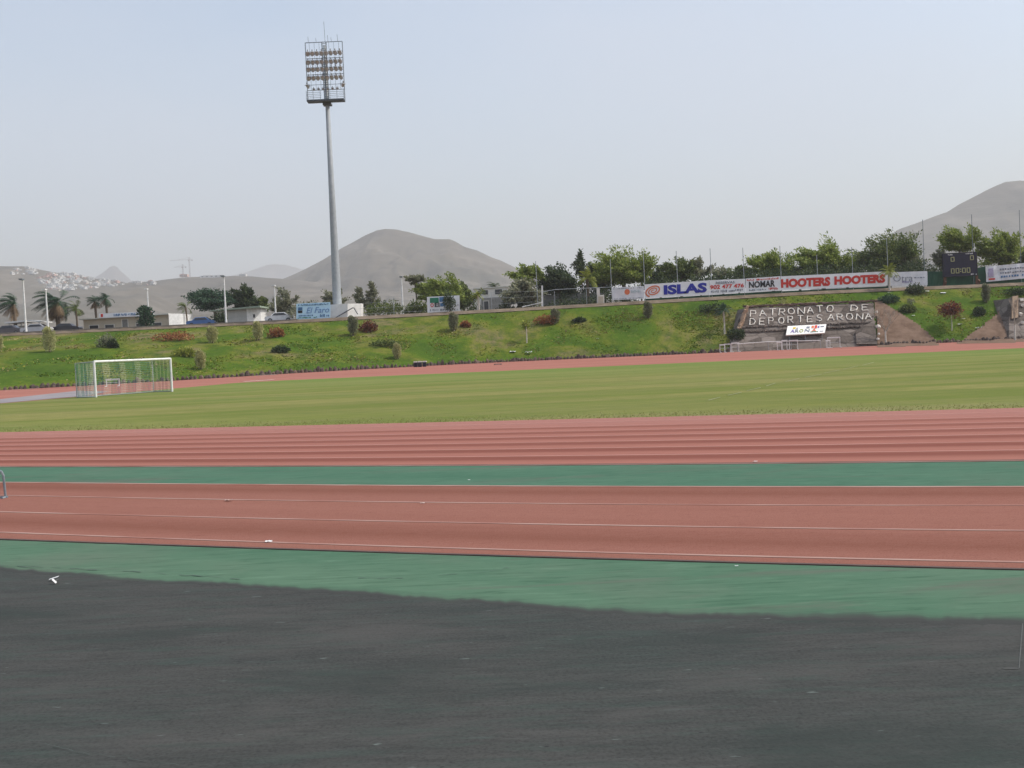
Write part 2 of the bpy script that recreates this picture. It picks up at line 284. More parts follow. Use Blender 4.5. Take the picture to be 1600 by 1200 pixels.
col = t.mix(t.ramp(b, [(.4, (0, 0, 0)), (.7, (.6, .6, .6))]), col, (.33, .29, .13)); col = t.mix(t.ramp(d, [(.35, (.5, .5, .5)), (.6, (0, 0, 0))]), col, (.14, .19, .05)); col = t.mix(t.math('MULTIPLY', g_, .4), col, (.11, .14, .035)); px_ = t.n('SeparateXYZ', i_0=t.n('TexCoord').outputs['Object']); e_ = t.math('SUBTRACT', t.math('ADD', px_.outputs[1], t.math('MULTIPLY', px_.outputs[0], .276)), 24.4)
wr = t.math('MULTIPLY', t.ramp(t.math('DIVIDE', e_, 10), [(0, (.3, .3, .3)), (.06, (1, 1, 1)), (.3, (1, 1, 1)), (.55, (0, 0, 0))]), t.ramp(t.math('DIVIDE', t.math('ADD', px_.outputs[0], 12), 24), [(.3, (.15, .15, .15)), (.75, (1, 1, 1))])); wn_ = t.noise(t.co((.5, 1.1, 1)), 1.1, 7, .7)
col = t.mix(t.math('MULTIPLY', wr, t.ramp(wn_, [(.38, (0, 0, 0)), (.58, (.8, .8, .8))])), col, (.31, .27, .15)); col = t.mix(t.ramp(t.math('DIVIDE', px_.outputs[1], 100), [(.62, (0, 0, 0)), (.84, (.55, .55, .55))]), col, (.16, .25, .06)); PITCH = t.done(col, .9, g_, .6, .05, .15)
t = NT('bank_ground'); a = t.noise(t.co(), .09, 5, .65, .4); b = t.noise(t.co(), .5, 6, .7); c = t.noise(t.co(), 4, 5)
col = t.ramp(a, [(.34, (.055, .115, .012)), (.46, (.085, .15, .014)), (.52, (.14, .175, .02)), (.57, (.19, .19, .04)), (.63, (.23, .18, .095))]); col = t.mix(t.ramp(b, [(.45, (0, 0, 0)), (.66, (.9, .9, .9))]), col, (.05, .095, .014)); d_ = t.noise(t.co((1.6, 1, 1)), 1.5, 6, .75); col = t.mix(t.ramp(d_, [(.3, (.8, .8, .8)), (.47, (0, 0, 0))]), col, (.035, .075, .012)); col = t.mix(t.ramp(d_, [(.56, (0, 0, 0)), (.7, (.6, .6, .6))]), col, (.26, .25, .07)); col = t.mix(t.math('MULTIPLY', c, .4), col, (.06, .09, .02)); BANKM = t.done(col, .95, c, .5, .1, .02)
t = NT('dry_land'); a = t.noise(t.co(), .004, 8, .65); b = t.noise(t.co((1, 3, 1)), .02, 6); col = t.ramp(a, [(.35, (.18, .14, .105)), (.5, (.26, .21, .16)), (.65, (.2, .17, .115))]); col = t.mix(t.ramp(b, [(.5, (0, 0, 0)), (.7, (.6, .6, .6))]), col, (.33, .28, .22)); LAND = t.done(col, .95)
t = NT('hill_rock'); a = t.noise(t.co(), .0022, 9, .62); b = t.noise(t.co((1, 1, 4)), .006, 8, .7, .5); col = t.ramp(a, [(.35, (.14, .115, .08)), (.5, (.20, .165, .115)), (.66, (.15, .135, .09))]); col = t.mix(t.ramp(b, [(.52, (0, 0, 0)), (.62, (.5, .5, .5))]), col, (.40, .34, .27)); col = t.mix(t.ramp(b, [(.36, (.5, .5, .5)), (.46, (0, 0, 0))]), col, (.06, .055, .045)); HILL = t.done(col, .95, b, .6, 12)
REDF = M('red_tartan_far', (.50, .22, .17), (.40, .165, .13), .35, .85, sc=(.1, 1, 1))

def tone(mats, k):      # overall albedo of a surface, in one place
    for m_ in mats:
        t_ = m_.node_tree; b_ = t_.nodes['Principled BSDF']; l_ = b_.inputs['Base Color'].links[0]; h_ = t_.nodes.new('ShaderNodeHueSaturation'); h_.inputs['Value'].default_value = k; src = l_.from_socket
        t_.links.new(src, h_.inputs['Color']); t_.links.new(h_.outputs[0], b_.inputs['Base Color'])
tone([LANES, RUNWAY, GREEN, GREEN2, GREY, PITCH, REDF, LINEW], .68); tone([VERGE, KERBM], .58); tone([DIRT], .9); tone([BANKM], .86); tone([LAND, HILL], .52); tone([PITCH], 1.13); tone([RUNWAY], .9); tone([LANES], .96)

for m_ in (LANES, RUNWAY, GREEN, GREEN2, GREY, PITCH, REDF, LINEW, BANKM, VERGE, DIRT): m_.node_tree.nodes['Principled BSDF'].inputs['Specular IOR Level'].default_value = 0.02
XS = [-7000, -3500, -1800, -900, -450, -260, -180, -130] + [x for x in np.arange(-100, 101, 2.5)] + [130, 180, 260, 450, 900, 1800, 3500, 7000]
def yrow(k, X):
    yb = base_y(X)
    if k in ('b0', 'b1', 'b2'): return 90 + (yb - 90) * {'b0': .4, 'b1': .8, 'b2': 1.0}[k]
    if isinstance(k, tuple): return yb + (144 - yb) * k[0]
    return k
YK = [-4000, -800, -200, -60, 0, 30, 60, 90, 'b0', 'b1', 'b2', (.04,), (.2,), (.4,), (.6,), (.8,), (.97,), (1.0,), 145.5, 150, 170, 220, 300, 450, 700, 1200, 2500, 8000]
def sheet(name, keys, zf, mat, xs=XS):
    V = []; F = []; n = len(xs)
    for k in keys:
        for X in xs: y = yrow(k, X); V.append((X, y, zf(X, y, k)))
    for j in range(len(keys) - 1):
        for i in range(n - 1): F.append((j * n + i, j * n + i + 1, (j + 1) * n + i + 1, (j + 1) * n + i))
    m = MB(); m.v = V; m.f = F; m.mi = [0] * len(F); return tag(m.build(name, mat), kind='structure')
sheet('ground', YK, lambda X, Y, k: bankz(X, Y) - (.3 if isinstance(k, tuple) else 0), LAND)
XM = [x for x in XS if -300 < x < 300]
sheet('red_track', [60, 90, 'b0', 'b1', 'b2'], lambda X, Y, k: gz(Y) + .006, REDF, XM)
m = MB(); m.add([(-120, -40, .004), (120, -40, .004), (120, 20, .004), (-120, 45, .004)], [(0, 1, 2, 3)]); tag(m.build('apron_pavement', GREY), kind='structure')
L = {k: wline(k, 0) for k in E_}
nb = [(0, 890), (110, 898), (200, 905.5), (330, 913), (450, 921), (560, 929), (700, 938), (820, 946), (920, 956), (1000, 960), (1120, 964), (1280, 967), (1440, 971), (1600, 975)]
LE = wline('edge', 0, 0, 10); near = []
for i in range(len(LE)):
    x = -100 + 10 * (i - 2); y = float(np.interp(x, [a for a, _ in nb], [b for _, b in nb])) if 0 <= x <= 1600 else (890 + x * .075 if x < 0 else 975 + (x - 1600) * .02)
    near.append(G(x, y + rng.uniform(-1.3, 1.3) + .9 * math.sin(x * .031) + .7 * math.sin(x * .083)) if 2 <= i < len(LE) - 2 else None)
near[1] = near[2] + (LE[1] - LE[2]); near[0] = near[2] + (LE[0] - LE[2]); near[-2] = near[-3] + (LE[-2] - LE[-3]); near[-1] = near[-3] + (LE[-1] - LE[-3])
mid = [(a * .5 + b * .5) for a, b in zip(near, LE)]
strip('green_apron', [near, mid, LE], [0, .5, 1], GREEN2, .0062, .05)
strip('red_runway', [L['edge'], L['white'], L['l2'], L['l3'], L['low']], [0, .2, 1.2, 2.2, 3.2], RUNWAY, .014)
strip('green_strip', [L['low'], L['up']], [.2, 1.8], GREEN, .009)
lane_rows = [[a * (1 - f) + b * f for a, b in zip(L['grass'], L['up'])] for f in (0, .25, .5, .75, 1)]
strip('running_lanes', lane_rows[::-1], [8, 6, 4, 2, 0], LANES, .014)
def painted(name, line, wd, mat, z):
    strip(name, [[p + Vector((0, -wd / 2, 0)) for p in line], [p + Vector((0, wd / 2, 0)) for p in line]], [0, 1], mat, z)
for key in ('white', 'l2', 'l3'): painted('lane_line', L[key], .055, LINEW, .019)
painted('lane_line', L['low'], .09, LINEW, .019); painted('lane_line', [p + Vector((0, -.1, 0)) for p in L['up']], .07, LINEW, .019)
FAINT = M('faded_line_paint', (.50, .27, .225), (.40, .19, .15), .7, .85, sc=(.12, 1, 1))
for k in range(1, 8): painted('lane_line', [a * (1 - k / 8) + b * (k / 8) for a, b in zip(L['grass'], L['up'])], .05, FAINT, .018)
EDGE = M('dark_track_edge', (.10, .06, .05), (.06, .04, .035), 2)
painted('track_edge', [p + Vector((0, -.03, 0)) for p in L['edge']], .05, EDGE, .016)
painted('track_edge', [p + Vector((0, .01, 0)) for p in L['up']], .04, EDGE, .0165)
# infield
far = [G(x, y) for x, y in ((-260, 660), (-120, 645), (0, 631), (120, 620.5), (270, 607.5), (370, 598.5), (460, 591.8), (640, 583), (800, 575), (1000, 566), (1200, 557), (1400, 548), (1560, 541), (1800, 531), (2000, 522))]
g = [p for p in L['grass'][1:-1]]
poly = [(p.x, p.y - .05, .01) for p in g] + [(p.x, min(p.y, 89), .01) for p in reversed(far)]
m = MB(); m.add(poly, [tuple(range(len(poly)))]); po = m.build('infield_grass', PITCH); tag(po, kind='structure')
bpy.context.view_layer.update()
m = MB(); q = [G(-60, 636), G(0, 630.6), (G(95, 622)), G(130, 619.5), G(170, 612), G(120, 611), G(0, 624), G(-60, 630)]; m.add([(p.x, p.y, .02) for p in q], [tuple(range(8))])
tag(m.build('sand_patch', M('grey_asphalt', (.26, .235, .24), (.2, .18, .19), .4, .9)), kind='structure')
m = MB()
for k in range(9):
    a, b = G(1108 + k * 30, 626.5 - k * 6.9 - .22 * k * (8 - k) * .5), G(1108 + k * 30 + rng.uniform(13, 27), 626.5 - (k + .7) * 6.9 - .22 * k * (8 - k) * .5)
    m.add([(a.x, a.y, .022), (b.x, b.y, .022), (b.x, b.y + .17, .022), (a.x, a.y + .17, .022)], [(0, 1, 2, 3)])
tag(m.build('pitch_line', M('chalk_line', (.27, .27, .14), (.17, .19, .07), .9)), kind='structure')
wl = [G(x, y) for x, y in ((-80, 618.5), (0, 611.5), (90, 604.5), (200, 598), (330, 591.5), (430, 587))]
m = MB()
for a, b in zip(wl[:-1], wl[1:]): m.add([(a.x, a.y, gz(a.y) + .03), (b.x, b.y, gz(b.y) + .03), (b.x, b.y + 1.3, gz(b.y) + .03), (a.x, a.y + 1.3, gz(a.y) + .03)], [(0, 1, 2, 3)])
a, b = G(378, 597), G(425, 594); m.add([(a.x, a.y, .03), (b.x, b.y, .03), (b.x, b.y + 1.4, .03), (a.x, a.y + 1.4, .03)], [(0, 1, 2, 3)])
tag(m.build('kerb_line', M('pale_line_far', (.7, .58, .5), (.6, .45, .38), .8)), kind='structure')
m = MB()
for (x0, y0, x1, y1, wd) in ((1598, 976, 1592.5, 1046, .003), (1568, 1046.5, 1592, 1046.5, .005)):
    a, b = G(x0, y0), G(x1, y1); n = Vector((-(b - a).y, (b - a).x, 0)).normalized() * wd; m.add([(*(a - n).xy, .0085), (*(a + n).xy, .0085), (*(b + n).xy, .0085), (*(b - n).xy, .0085)], [(0, 1, 2, 3)])
tag(m.build('court_line', M('thin_line_paint', (.10, .105, .10), (.05, .055, .05), 5)), kind='structure')
def crack(pts, wd):
    m = MB(); w_ = []
    for (x0, y0), (x1, y1) in zip(pts[:-1], pts[1:]):
        for k in range(8): w_.append(G(x0 + (x1 - x0) * k / 8, y0 + (y1 - y0) * k / 8 + rng.uniform(-1.1, 1.1)))
    for a, b in zip(w_[:-1], w_[1:]):
        if rng.random() < .3: continue
        h = wd * rng.uniform(.15, 1.0); m.add([(a.x, a.y - h, .0125), (b.x, b.y - h, .0125), (b.x, b.y + h, .0125), (a.x, a.y + h, .0125)], [(0, 1, 2, 3)])
    tag(m.build('crack', M('dark_crack', (.035, .05, .045), (.06, .08, .07), 2)), kind='structure')
crack([(0, 885), (110, 890), (220, 896), (300, 901), (420, 909)], .010); crack([(70, 1165), (130, 1180), (210, 1190), (290, 1200)], .0024); crack([(560, 905), (640, 904), (760, 895), (800, 888)], .007)

# ------------------------------------------------------------------ far hills
_TB = {}
def vnoise(x, y, sd):
    if sd not in _TB: _TB[sd] = np.random.default_rng(sd).random((256, 256))
    tb = _TB[sd]; xi = np.floor(x).astype(int); yi = np.floor(y).astype(int); u = x - xi; v = y - yi; u = u * u * (3 - 2 * u); v = v * v * (3 - 2 * v)
    g = lambda a, b: tb[a % 256, b % 256]
    return (g(xi, yi) * (1 - u) + g(xi + 1, yi) * u) * (1 - v) + (g(xi, yi + 1) * (1 - u) + g(xi + 1, yi + 1) * u) * v
def fbm(x, y, sd, o=5):
    s = 0; a = .5
    for k in range(o): s = s + a * (vnoise(x * 2 ** k, y * 2 ** k, sd + k) - .5); a *= .5
    return s
def hill(name, prof, Y0, front, back, gull, sd, nx=150, ny=70, label=None, power=1.0):
    xs = np.array([a for a, _ in prof]); W = [P(a, b, Y0) for a, b in prof]; X = np.linspace(W[0].x, W[-1].x, nx); zr = np.interp(X, [p.x for p in W], [p.z for p in W])
    Y = np.concatenate([np.linspace(Y0 - front, Y0, ny), np.linspace(Y0, Y0 + back, 14)[1:]])
    XX, YY = np.meshgrid(X, Y); t = np.clip(np.where(YY < Y0, 1 - (Y0 - YY) / front, 1 - (YY - Y0) / back), 0, 1) ** power
    Z = 2 + (zr[None, :] - 2) * t; n = fbm(XX / gull, YY / (gull * 3.5), sd, 5) + .6 * fbm(XX / (gull * 2.6), YY / (gull * 2.6), sd + 20, 4)
    n = -1.5 * np.abs(n) + .12 * n
    Z = Z + n * (zr.max() * .30) * np.clip(t * 3, 0, 1) * np.clip((1 - t) * 5, .06, 1)
    ridge = fbm(X / (gull * .5), X * 0, sd + 9, 4); Z = Z + ridge[None, :] * zr.max() * .012 * t
    v = np.stack([XX, YY, Z], -1).reshape(-1, 3); n_ = len(X); F = [(j * n_ + i, j * n_ + i + 1, (j + 1) * n_ + i + 1, (j + 1) * n_ + i) for j in range(len(Y) - 1) for i in range(n_ - 1)]
    m = MB(); m.v = [tuple(p) for p in v]; m.f = F; m.mi = [0] * len(F); o = m.build(name, HILL, smooth=True); tag(o, label, kind='structure')
    return lambda x, y: float(Z[min(range(len(Y)), key=lambda k: abs(Y[k] - y)), min(n_ - 1, max(0, int(round((x - X[0]) / (X[-1] - X[0]) * (n_ - 1)))))])
hill('mountain', [(330, 452), (430, 441), (455, 430), (480, 418), (505, 405), (530, 390), (548, 381), (560, 374), (575, 365), (588, 359), (602, 357), (622, 357.5), (640, 362), (660, 368), (680, 373), (702, 373), (712, 377), (725, 385), (745, 391), (765, 400), (785, 408), (810, 420), (850, 436), (900, 452), (1000, 470)], 2600, 1000, 900, 130, 3, 190, 90)
hill('mountain', [(1300, 420), (1370, 382), (1405, 358), (1440, 346), (1460, 338), (1480, 330), (1500, 316), (1520, 306), (1545, 294), (1572, 283), (1600, 281), (1640, 277), (1700, 290), (1800, 330), (1950, 400), (2050, 430)], 2700, 1150, 900, 150, 14)
town = hill('hillside', [(-420, 395), (-200, 404), (0, 415), (35, 416), (60, 421), (100, 428), (130, 433), (165, 437), (200, 440), (240, 438), (270, 434), (300, 432), (340, 431), (380, 431), (430, 434), (470, 438), (560, 446), (700, 456), (900, 470), (1100, 478)], 2150, 1600, 700, 150, 27, 230, 110, power=1.25)
hill('distant_peak', [(128, 444), (146, 434), (157, 428), (165, 422), (170, 417), (177, 414), (183, 417), (190, 424), (198, 431), (205, 438), (220, 444)], 6400, 700, 700, 120, 41, 60, 24)
hill('distant_ridge', [(280, 445), (360, 431), (390, 423), (410, 416), (425, 412), (445, 413), (470, 420), (520, 430), (600, 440)], 8200, 900, 700, 200, 52, 60, 24)

# ------------------------------------------------------------------ grassy bank
bx = np.arange(-105, 105.1, .7); nt = 30; V = []; F = []
for j in range(nt + 1):
    tt = j / nt
    for X in bx:
        yb = base_y(X); Y = yb + (144.3 - yb) * tt; z = bankz(X, min(Y, 144)) + .02
        z += (float(fbm(np.array(X * .35), np.array(Y * .35), 61, 4)) * .5) * min(1, tt * 6, (1 - tt) * 8) ; V.append((X, Y, z))
n = len(bx)
for j in range(nt):
    for i in range(n - 1): F.append((j * n + i, j * n + i + 1, (j + 1) * n + i + 1, (j + 1) * n + i))
m = MB(); m.v = V; m.f = F; m.mi = [0] * len(F); tag(m.build('grass_bank', BANKM, smooth=True), kind='structure')
m = MB(); V = []; F = []
for j, (yy, zz) in enumerate(((143.9, 0), (144.5, .14), (145.1, .34), (145.6, .5), (148.5, .52))):
    for X in bx: V.append((X, yy + .12 * math.sin(X * 1.3) * (j < 3), 6.6 + lift(X) + zz + (.05 * math.sin(X * 2.9) + rng.uniform(-.03, .03)) * (j in (1, 2)) + .03))
for j in range(4):
    for i in range(n - 1): F.append((j * n + i, j * n + i + 1, (j + 1) * n + i + 1, (j + 1) * n + i))
m.v = V; m.f = F; m.mi = [0] * len(F); tag(m.build('path', VERGE), kind='structure')
m = MB(); k0 = [P(-150 + 20 * i, 0, 145.1) for i in range(38)]
pts = [Vector((-85 + i * 1.5, 145.15, 7.0 + lift(-85 + i * 1.5))) for i in range(38)]
for a, b in zip(pts[:-1], pts[1:]): m.prism([a + Vector((0, 0, -.3)), b + Vector((-.03, 0, -.3)), b + Vector((-.03, 0, .16)), a + Vector((0, 0, .16))], (0, .25, 0))
tag(m.build('kerb', KERBM), kind='structure')
def inpoly(x, y, poly):
    c = False; j = len(poly) - 1
    for i in range(len(poly)):
        (xi, yi), (xj, yj) = poly[i], poly[j]
        if (yi > y) != (yj > y) and x < (xj - xi) * (y - yi) / (yj - yi) + xi: c = not c
        j = i
    return c
DIRT1 = [(1367, 474), (1372, 472), (1400, 488), (1420, 500), (1440, 515), (1462, 534), (1470, 541), (1373, 545)]
DIRT2 = [(1491, 538.5), (1508, 531), (1535, 513), (1560, 492), (1583, 472), (1640, 470), (1640, 535)]
WALLP = [(1166, 480), (1365, 471), (1371, 541), (1138, 549)]
def patch(name, poly, mat, lift_=.10):
    xs = np.arange(min(p[0] for p in poly), max(p[0] for p in poly) + 1, 4.0); ys = np.arange(min(p[1] for p in poly), max(p[1] for p in poly) + 1, 2.5); m = MB(); idx = {}
    for i, x in enumerate(xs[:-1]):
        for j, y in enumerate(ys[:-1]):
            if not inpoly(x + 2, y + 1.2, poly): continue
            f = []
            for (a, b) in ((i, j + 1), (i + 1, j + 1), (i + 1, j), (i, j)):
                if (a, b) not in idx:
                    p = onbank(xs[a], min(ys[b], float(proj((onbank(xs[a], ys[b]).x, base_y(onbank(xs[a], ys[b]).x), gz(130)))[1]))); idx[(a, b)] = len(m.v); m.v.append((p.x, p.y, p.z + min(lift_ + .05 * math.sin(a * 1.9 + b * 2.3) + rng.uniform(0, .06), .03 + max(0, p.y - base_y(p.x)) * .2)))
                f.append(idx[(a, b)])
            m.f.append(tuple(f)); m.mi.append(0)
    return tag(m.build(name, mat, smooth=True), kind='structure')
patch('dirt_slope', DIRT1, DIRT, .3); patch('dirt_slope', DIRT2, DIRT, .3)
# ground cover: many small leaf tufts
def tufts(n, sd, zone):
    r = np.random.default_rng(sd); out = []; pos = []
    while len(pos) < n:
        X = r.uniform(-78, 78)
        yb = base_y(X); tt = r.uniform(.01, .985); Y = yb + (144.2 - yb) * tt; p = (X, Y, bankz(X, min(Y, 144))); x, y = proj(p)
        if any(inpoly(x, y, q) for q in (DIRT1, DIRT2, WALLP)): continue
        k = float(fbm(np.array(X * .12), np.array(Y * .2), 77, 3))
        if r.random() > .6 + k * 2.6: continue
        pos.append(p)
    p = np.array(pos); a = r.uniform(0, 2 * math.pi, n); s = r.uniform(.06, .2, n) * r.choice([1, 1, 1, 1, 1.4], n); ax = np.stack([np.cos(a), np.sin(a), r.uniform(-.1, .35, n)], -1); up = np.stack([r.normal(0, .35, n), r.normal(-.5, .4, n), np.ones(n)], -1); up /= np.linalg.norm(up, axis=1)[:, None]
    h = (s * r.uniform(.25, .65, n))[:, None]; s = s[:, None]; p = p - np.array([0, 0, .04]); 
    return np.stack([p - ax * s * .6, p + ax * s * .6, p + ax * s * .45 + up * h, p - ax * s * .45 + up * h], 1)
tag(quads('ground_cover', tufts(60000, 8, None), COVER), kind='stuff')
# tall grass along the near edge of the pitch
r = np.random.default_rng(3); n = 2600; i = r.uniform(2, len(L['grass']) - 4, n); k = i.astype(int); f = (i - k)[:, None]; A = np.array([tuple(p) for p in L['grass']]); p = A[k] * (1 - f) + A[k + 1] * f
p[:, 1] += np.abs(r.normal(0, .9, n)) - .05; p[:, 2] = .01; h = r.uniform(.015, .045, n)[:, None]; wv = np.stack([np.full(n, .012), np.zeros(n), np.zeros(n)], -1); tp = np.stack([r.normal(0, .5, n), r.normal(0, .4, n), np.ones(n)], -1) * h
tag(quads('grass', np.stack([p - wv, p + wv, p + wv * .3 + tp, p - wv * .3 + tp], 1), foliage('pitch_grass_blades', (.2, .22, .06), (.3, .3, .1), (.4, .36, .17), .4)), kind='stuff')
# ------------------------------------------------------------------ stone edging along the foot of the bank
def rock(name, sd, mat, sx=.42, sy=.3, sz=.3):
    r = random.Random(sd); m = MB(); vs = []; n = 7
    for j, (rr, z) in enumerate(((.8, -.3), (1, .1), (.85, .6), (.4, .95))):
        for k in range(n): a = 2 * math.pi * k / n; q = rr * r.uniform(.75, 1.15); vs.append((math.cos(a) * q * sx * .6, math.sin(a) * q * sy * .6, z * sz * r.uniform(.85, 1.1)))
    fs = [(j * n + k, j * n + (k + 1) % n, (j + 1) * n + (k + 1) % n, (j + 1) * n + k) for j in range(3) for k in range(n)] + [tuple(3 * n + k for k in range(n)), tuple(range(n - 1, -1, -1))]
    m.add(vs, fs); return m.build(name, mat, loc=(0, 0, 0))
protos = [rock('edging_stone', 30 + k, [STONE_D, STONE_D, M('brown_stone', (.17, .11, .08), (.07, .05, .04), 3)][k % 3], .5, .35, .42) for k in range(4)]
X = -52.0; first = [True] * 4; cnt = 0
while X < 66:
    y = base_y(X); px, py = proj((X, y, .1)); skip = 1140 < px < 1372 or px < -10 or px > 1615
    if not skip and cnt < 290:
        k = rng.randrange(4); o = protos[k]
        if first[k]: first[k] = False
        else: o = protos[k].copy(); C.objects.link(o)
        s = rng.uniform(.7, 1.25); o.location = (X, y + rng.uniform(-.1, .2), gz(y)); o.rotation_euler = (rng.uniform(-.2, .2), 0, rng.uniform(0, 6)); o.scale = (s, s, s * rng.uniform(.7, 1.3))
        tag(o, 'dark rough stone in the edging row along the foot of the grassy bank', 'stone', 'edging stones at the foot of the bank'); cnt += 1
    X += rng.uniform(.32, .5)

# ------------------------------------------------------------------ floodlight mast
Yp = 151.0; zb = plat(-25); tp = P(508.5, 161, Yp); bs = P(527, 474, Yp); x0 = bs.x
mast = thing('floodlight_mast', 'tall tapering steel floodlight mast with a rack of lamps', 'floodlight mast', (x0, Yp, zb))
zt = tp.z; m = MB(); m.tube([(x0, Yp, zb), (x0, Yp, zb + 2), (x0, Yp, (zb + zt) / 2), (x0, Yp, zt + 8.2)], [.70, .66, .47, .2], 16); m.build('pole', STEEL, mast, smooth=True)
m = MB()
for k in range(1, 4): z = zb + (zt - zb) * k / 4; m.tube([(x0, Yp, z - .08), (x0, Yp, z + .08)], (0, .585, .49, .355)[k], 16)
m.build('joint_ring', STEEL, mast)
sc = Yp / FPX; W = 57 * sc; H = 91 * sc; Yf = Yp - .75; fx = x0 + .02
m = MB(); b = .055
for xx in (-W / 2, W / 2): m.tube([(fx + xx, Yf, zt), (fx + xx, Yf, zt + H)], b)
for f in (.02, .2, .46, .73, 1.0): m.tube([(fx - W / 2, Yf, zt + H * f), (fx + W / 2, Yf, zt + H * f)], b if f in (.02, 1.0) else .045)
for xx in (-.3, .3): m.tube([(fx + xx, Yf + .2, zt), (fx + xx, Yf + .2, zt + H)], .07)
for k in (-3, -2, -1, 1, 2, 3): m.tube([(fx + k * W / 7.6, Yf + .1, zt + H * .2), (fx + k * W / 7.6, Yf + .1, zt + H)], .022, 5)
for f in (.1, .46, .9): m.tube([(fx - .3, Yf + .2, zt + H * f), (fx - .1, Yp, zt + H * f)], .05); m.tube([(fx + .3, Yf + .2, zt + H * f), (fx + .1, Yp, zt + H * f)], .05)
for k in range(26): m.box((fx, Yf + .2, zt + H * (k + .5) / 26), (.6, .05, .06))
for f in (.30, .54, .665, .81): m.tube([(fx - W / 2, Yf - .05, zt + H * f - .1), (fx + W / 2, Yf - .05, zt + H * f - .1)], .035, 5)
m.build('lamp_rack', MIDSTEEL, mast)
m = MB(); m.box((fx, Yf - .35, zt - .05), (W, 1.3, .10)); m.box((fx, Yf - 1.0, zt + .05), (W, .04, .22)); m.box((fx, Yp - .1, zt - .25), (1.2, 1.2, .3)); m.build('platform', DSTEEL, mast)
m = MB()
for f in (.045, .075, .105, .135):
    m.tube([(fx - W / 2, Yf - 1, zt + H * f), (fx - .55, Yf - 1, zt + H * f)], .025, 5); m.tube([(fx + .55, Yf - 1, zt + H * f), (fx + W / 2, Yf - 1, zt + H * f)], .025, 5)
for xx in (-.5, -.32, -.13, .13, .32, .5): m.tube([(fx + xx * W, Yf - 1, zt), (fx + xx * W, Yf - 1, zt + H * .17)], .03, 5)
for q in (-1, 1):
    for f in (.045, .105): m.tube([(fx + q * W / 2, Yf - 1, zt + H * f), (fx + q * W / 2, Yf + .3, zt + H * f)], .025, 5)
m.build('railing', MIDSTEEL, mast)
def lampbody():
    m = MB(); n = 10; rings = ((.05, .10), (.16, .04), (.27, -.12), (.30, -.24)); vs = []
    for rr, y in rings:
        for k in range(n): a = 2 * math.pi * k / n; vs.append((rr * math.cos(a), y, rr * math.sin(a)))
    fs = [(j * n + k, j * n + (k + 1) % n, (j + 1) * n + (k + 1) % n, (j + 1) * n + k) for j in range(3) for k in range(n)] + [tuple(range(n))]
    m.add(vs, fs); m.box((0, .02, .33), (.10, .18, .22)); m.box((0, -.34, .26), (.5, .26, .03)); m.box((-.3, .0, .0), (.03, .1, .4)); m.box((.3, .0, .0), (.03, .1, .4)); return m
def lens():
    m = MB(); n = 10; m.add([(.285 * math.cos(2 * math.pi * k / n), -.235, .285 * math.sin(2 * math.pi * k / n)) for k in range(n)] + [(0, -.29, 0)], [(k, (k + 1) % n, n) for k in range(n)]); return m
lb = lampbody(); ll = lens(); lme = None
def put_lamp(x, z, tilt, yaw, s=1.0):
    global lme
    if lme is None:
        o = lb.build('floodlight', M('lamp_housing', (.32, .32, .32), (.22, .22, .22), 5, .6), None, (0, 0, 0)); l = ll.build('lens', LENS, None, (0, 0, 0)); lme = (o.data, l.data)
    else: o = bpy.data.objects.new('floodlight', lme[0]); C.objects.link(o); l = bpy.data.objects.new('lens', lme[1]); C.objects.link(l)
    o.parent = mast; o.location = Vector((x, Yf - .3, z)) - Vector(mast['_o']); o.rotation_euler = (tilt, 0, yaw); o.scale = (s, s, s * 1.3); l.parent = o; l.location = (0, 0, 0)
for j, f in enumerate((.81, .665, .545, .40)):
    for k in range(8): put_lamp(fx + (k - 3.5) * W / 7.9, zt + H * f, .6, (k - 3.5) * .08 * (-1), .98)
for k in (0, 7): put_lamp(fx + (k - 3.5) * W / 7.6, zt + H * .27, .7, (-1 if k else 1) * -.7, .9)
for k in range(1, 7): put_lamp(fx + (k - 3.5) * W / 7.9, zt + H * .215, .9, 0, .6)
for xx, h in ((-.42, .1), (-.21, .07), (.03, .34), (.11, .11), (.2, .07), (.37, .12)): m = MB(); m.tube([(fx + xx * W + .05, Yf, zt + H), (fx + xx * W, Yf, zt + H * (1 + h))], .028, 5); m.build('lightning_rod', MIDSTEEL, mast)

# ------------------------------------------------------------------ lamp posts along the perimeter road
def lamppost(px, top, d, label, arm=1):
    x = P(px + 2, 505, d).x; zb = plat(x); zt_ = P(px, top, d).z; o = thing('lamp_post', label, 'lamp post', (x, d, zb), 'white lamp posts along the perimeter road')
    m = MB(); m.tube([(x, d, zb), (x, d, zb + 1), (x, d, zt_)], [.19, .15, .09], 10); m.box((x, d, zb + .05), (.5, .5, .1)); m.build('pole', WHITE, o)
    m = MB(); m.tube([(x, d, zt_ - .05), (x - .0, d - .3, zt_ + .12)], .05, 6); m.box((x, d - .45, zt_ + .13), (.5, .75, .16)); m.box((x, d - .45, zt_ + .03), (.4, .6, .06)); m.build('lamp_head', MIDSTEEL if arm else WHITE, o)
for px, top, d, lb_, a_ in ((38, 438, 147.5, 'tallest white lamp post, beside the low white-roofed shelter and the wind-bent palm', 1), (72.5, 454, 152, 'white lamp post in front of the big wind-combed palm with brown skirt', 0), (231, 453, 175, 'white lamp post rising behind the long beige clubhouse', 0),
    (351.5, 433, 154, 'white lamp post in front of the small white hut and dark trees', 1), (429.5, 448, 160, 'white lamp post between the grey-green tree and the pale blue board', 0), (628.5, 434, 171, 'white lamp post standing alone just before the yellow-green windswept tree', 1)):
    lamppost(px, top, d, lb_, a_)

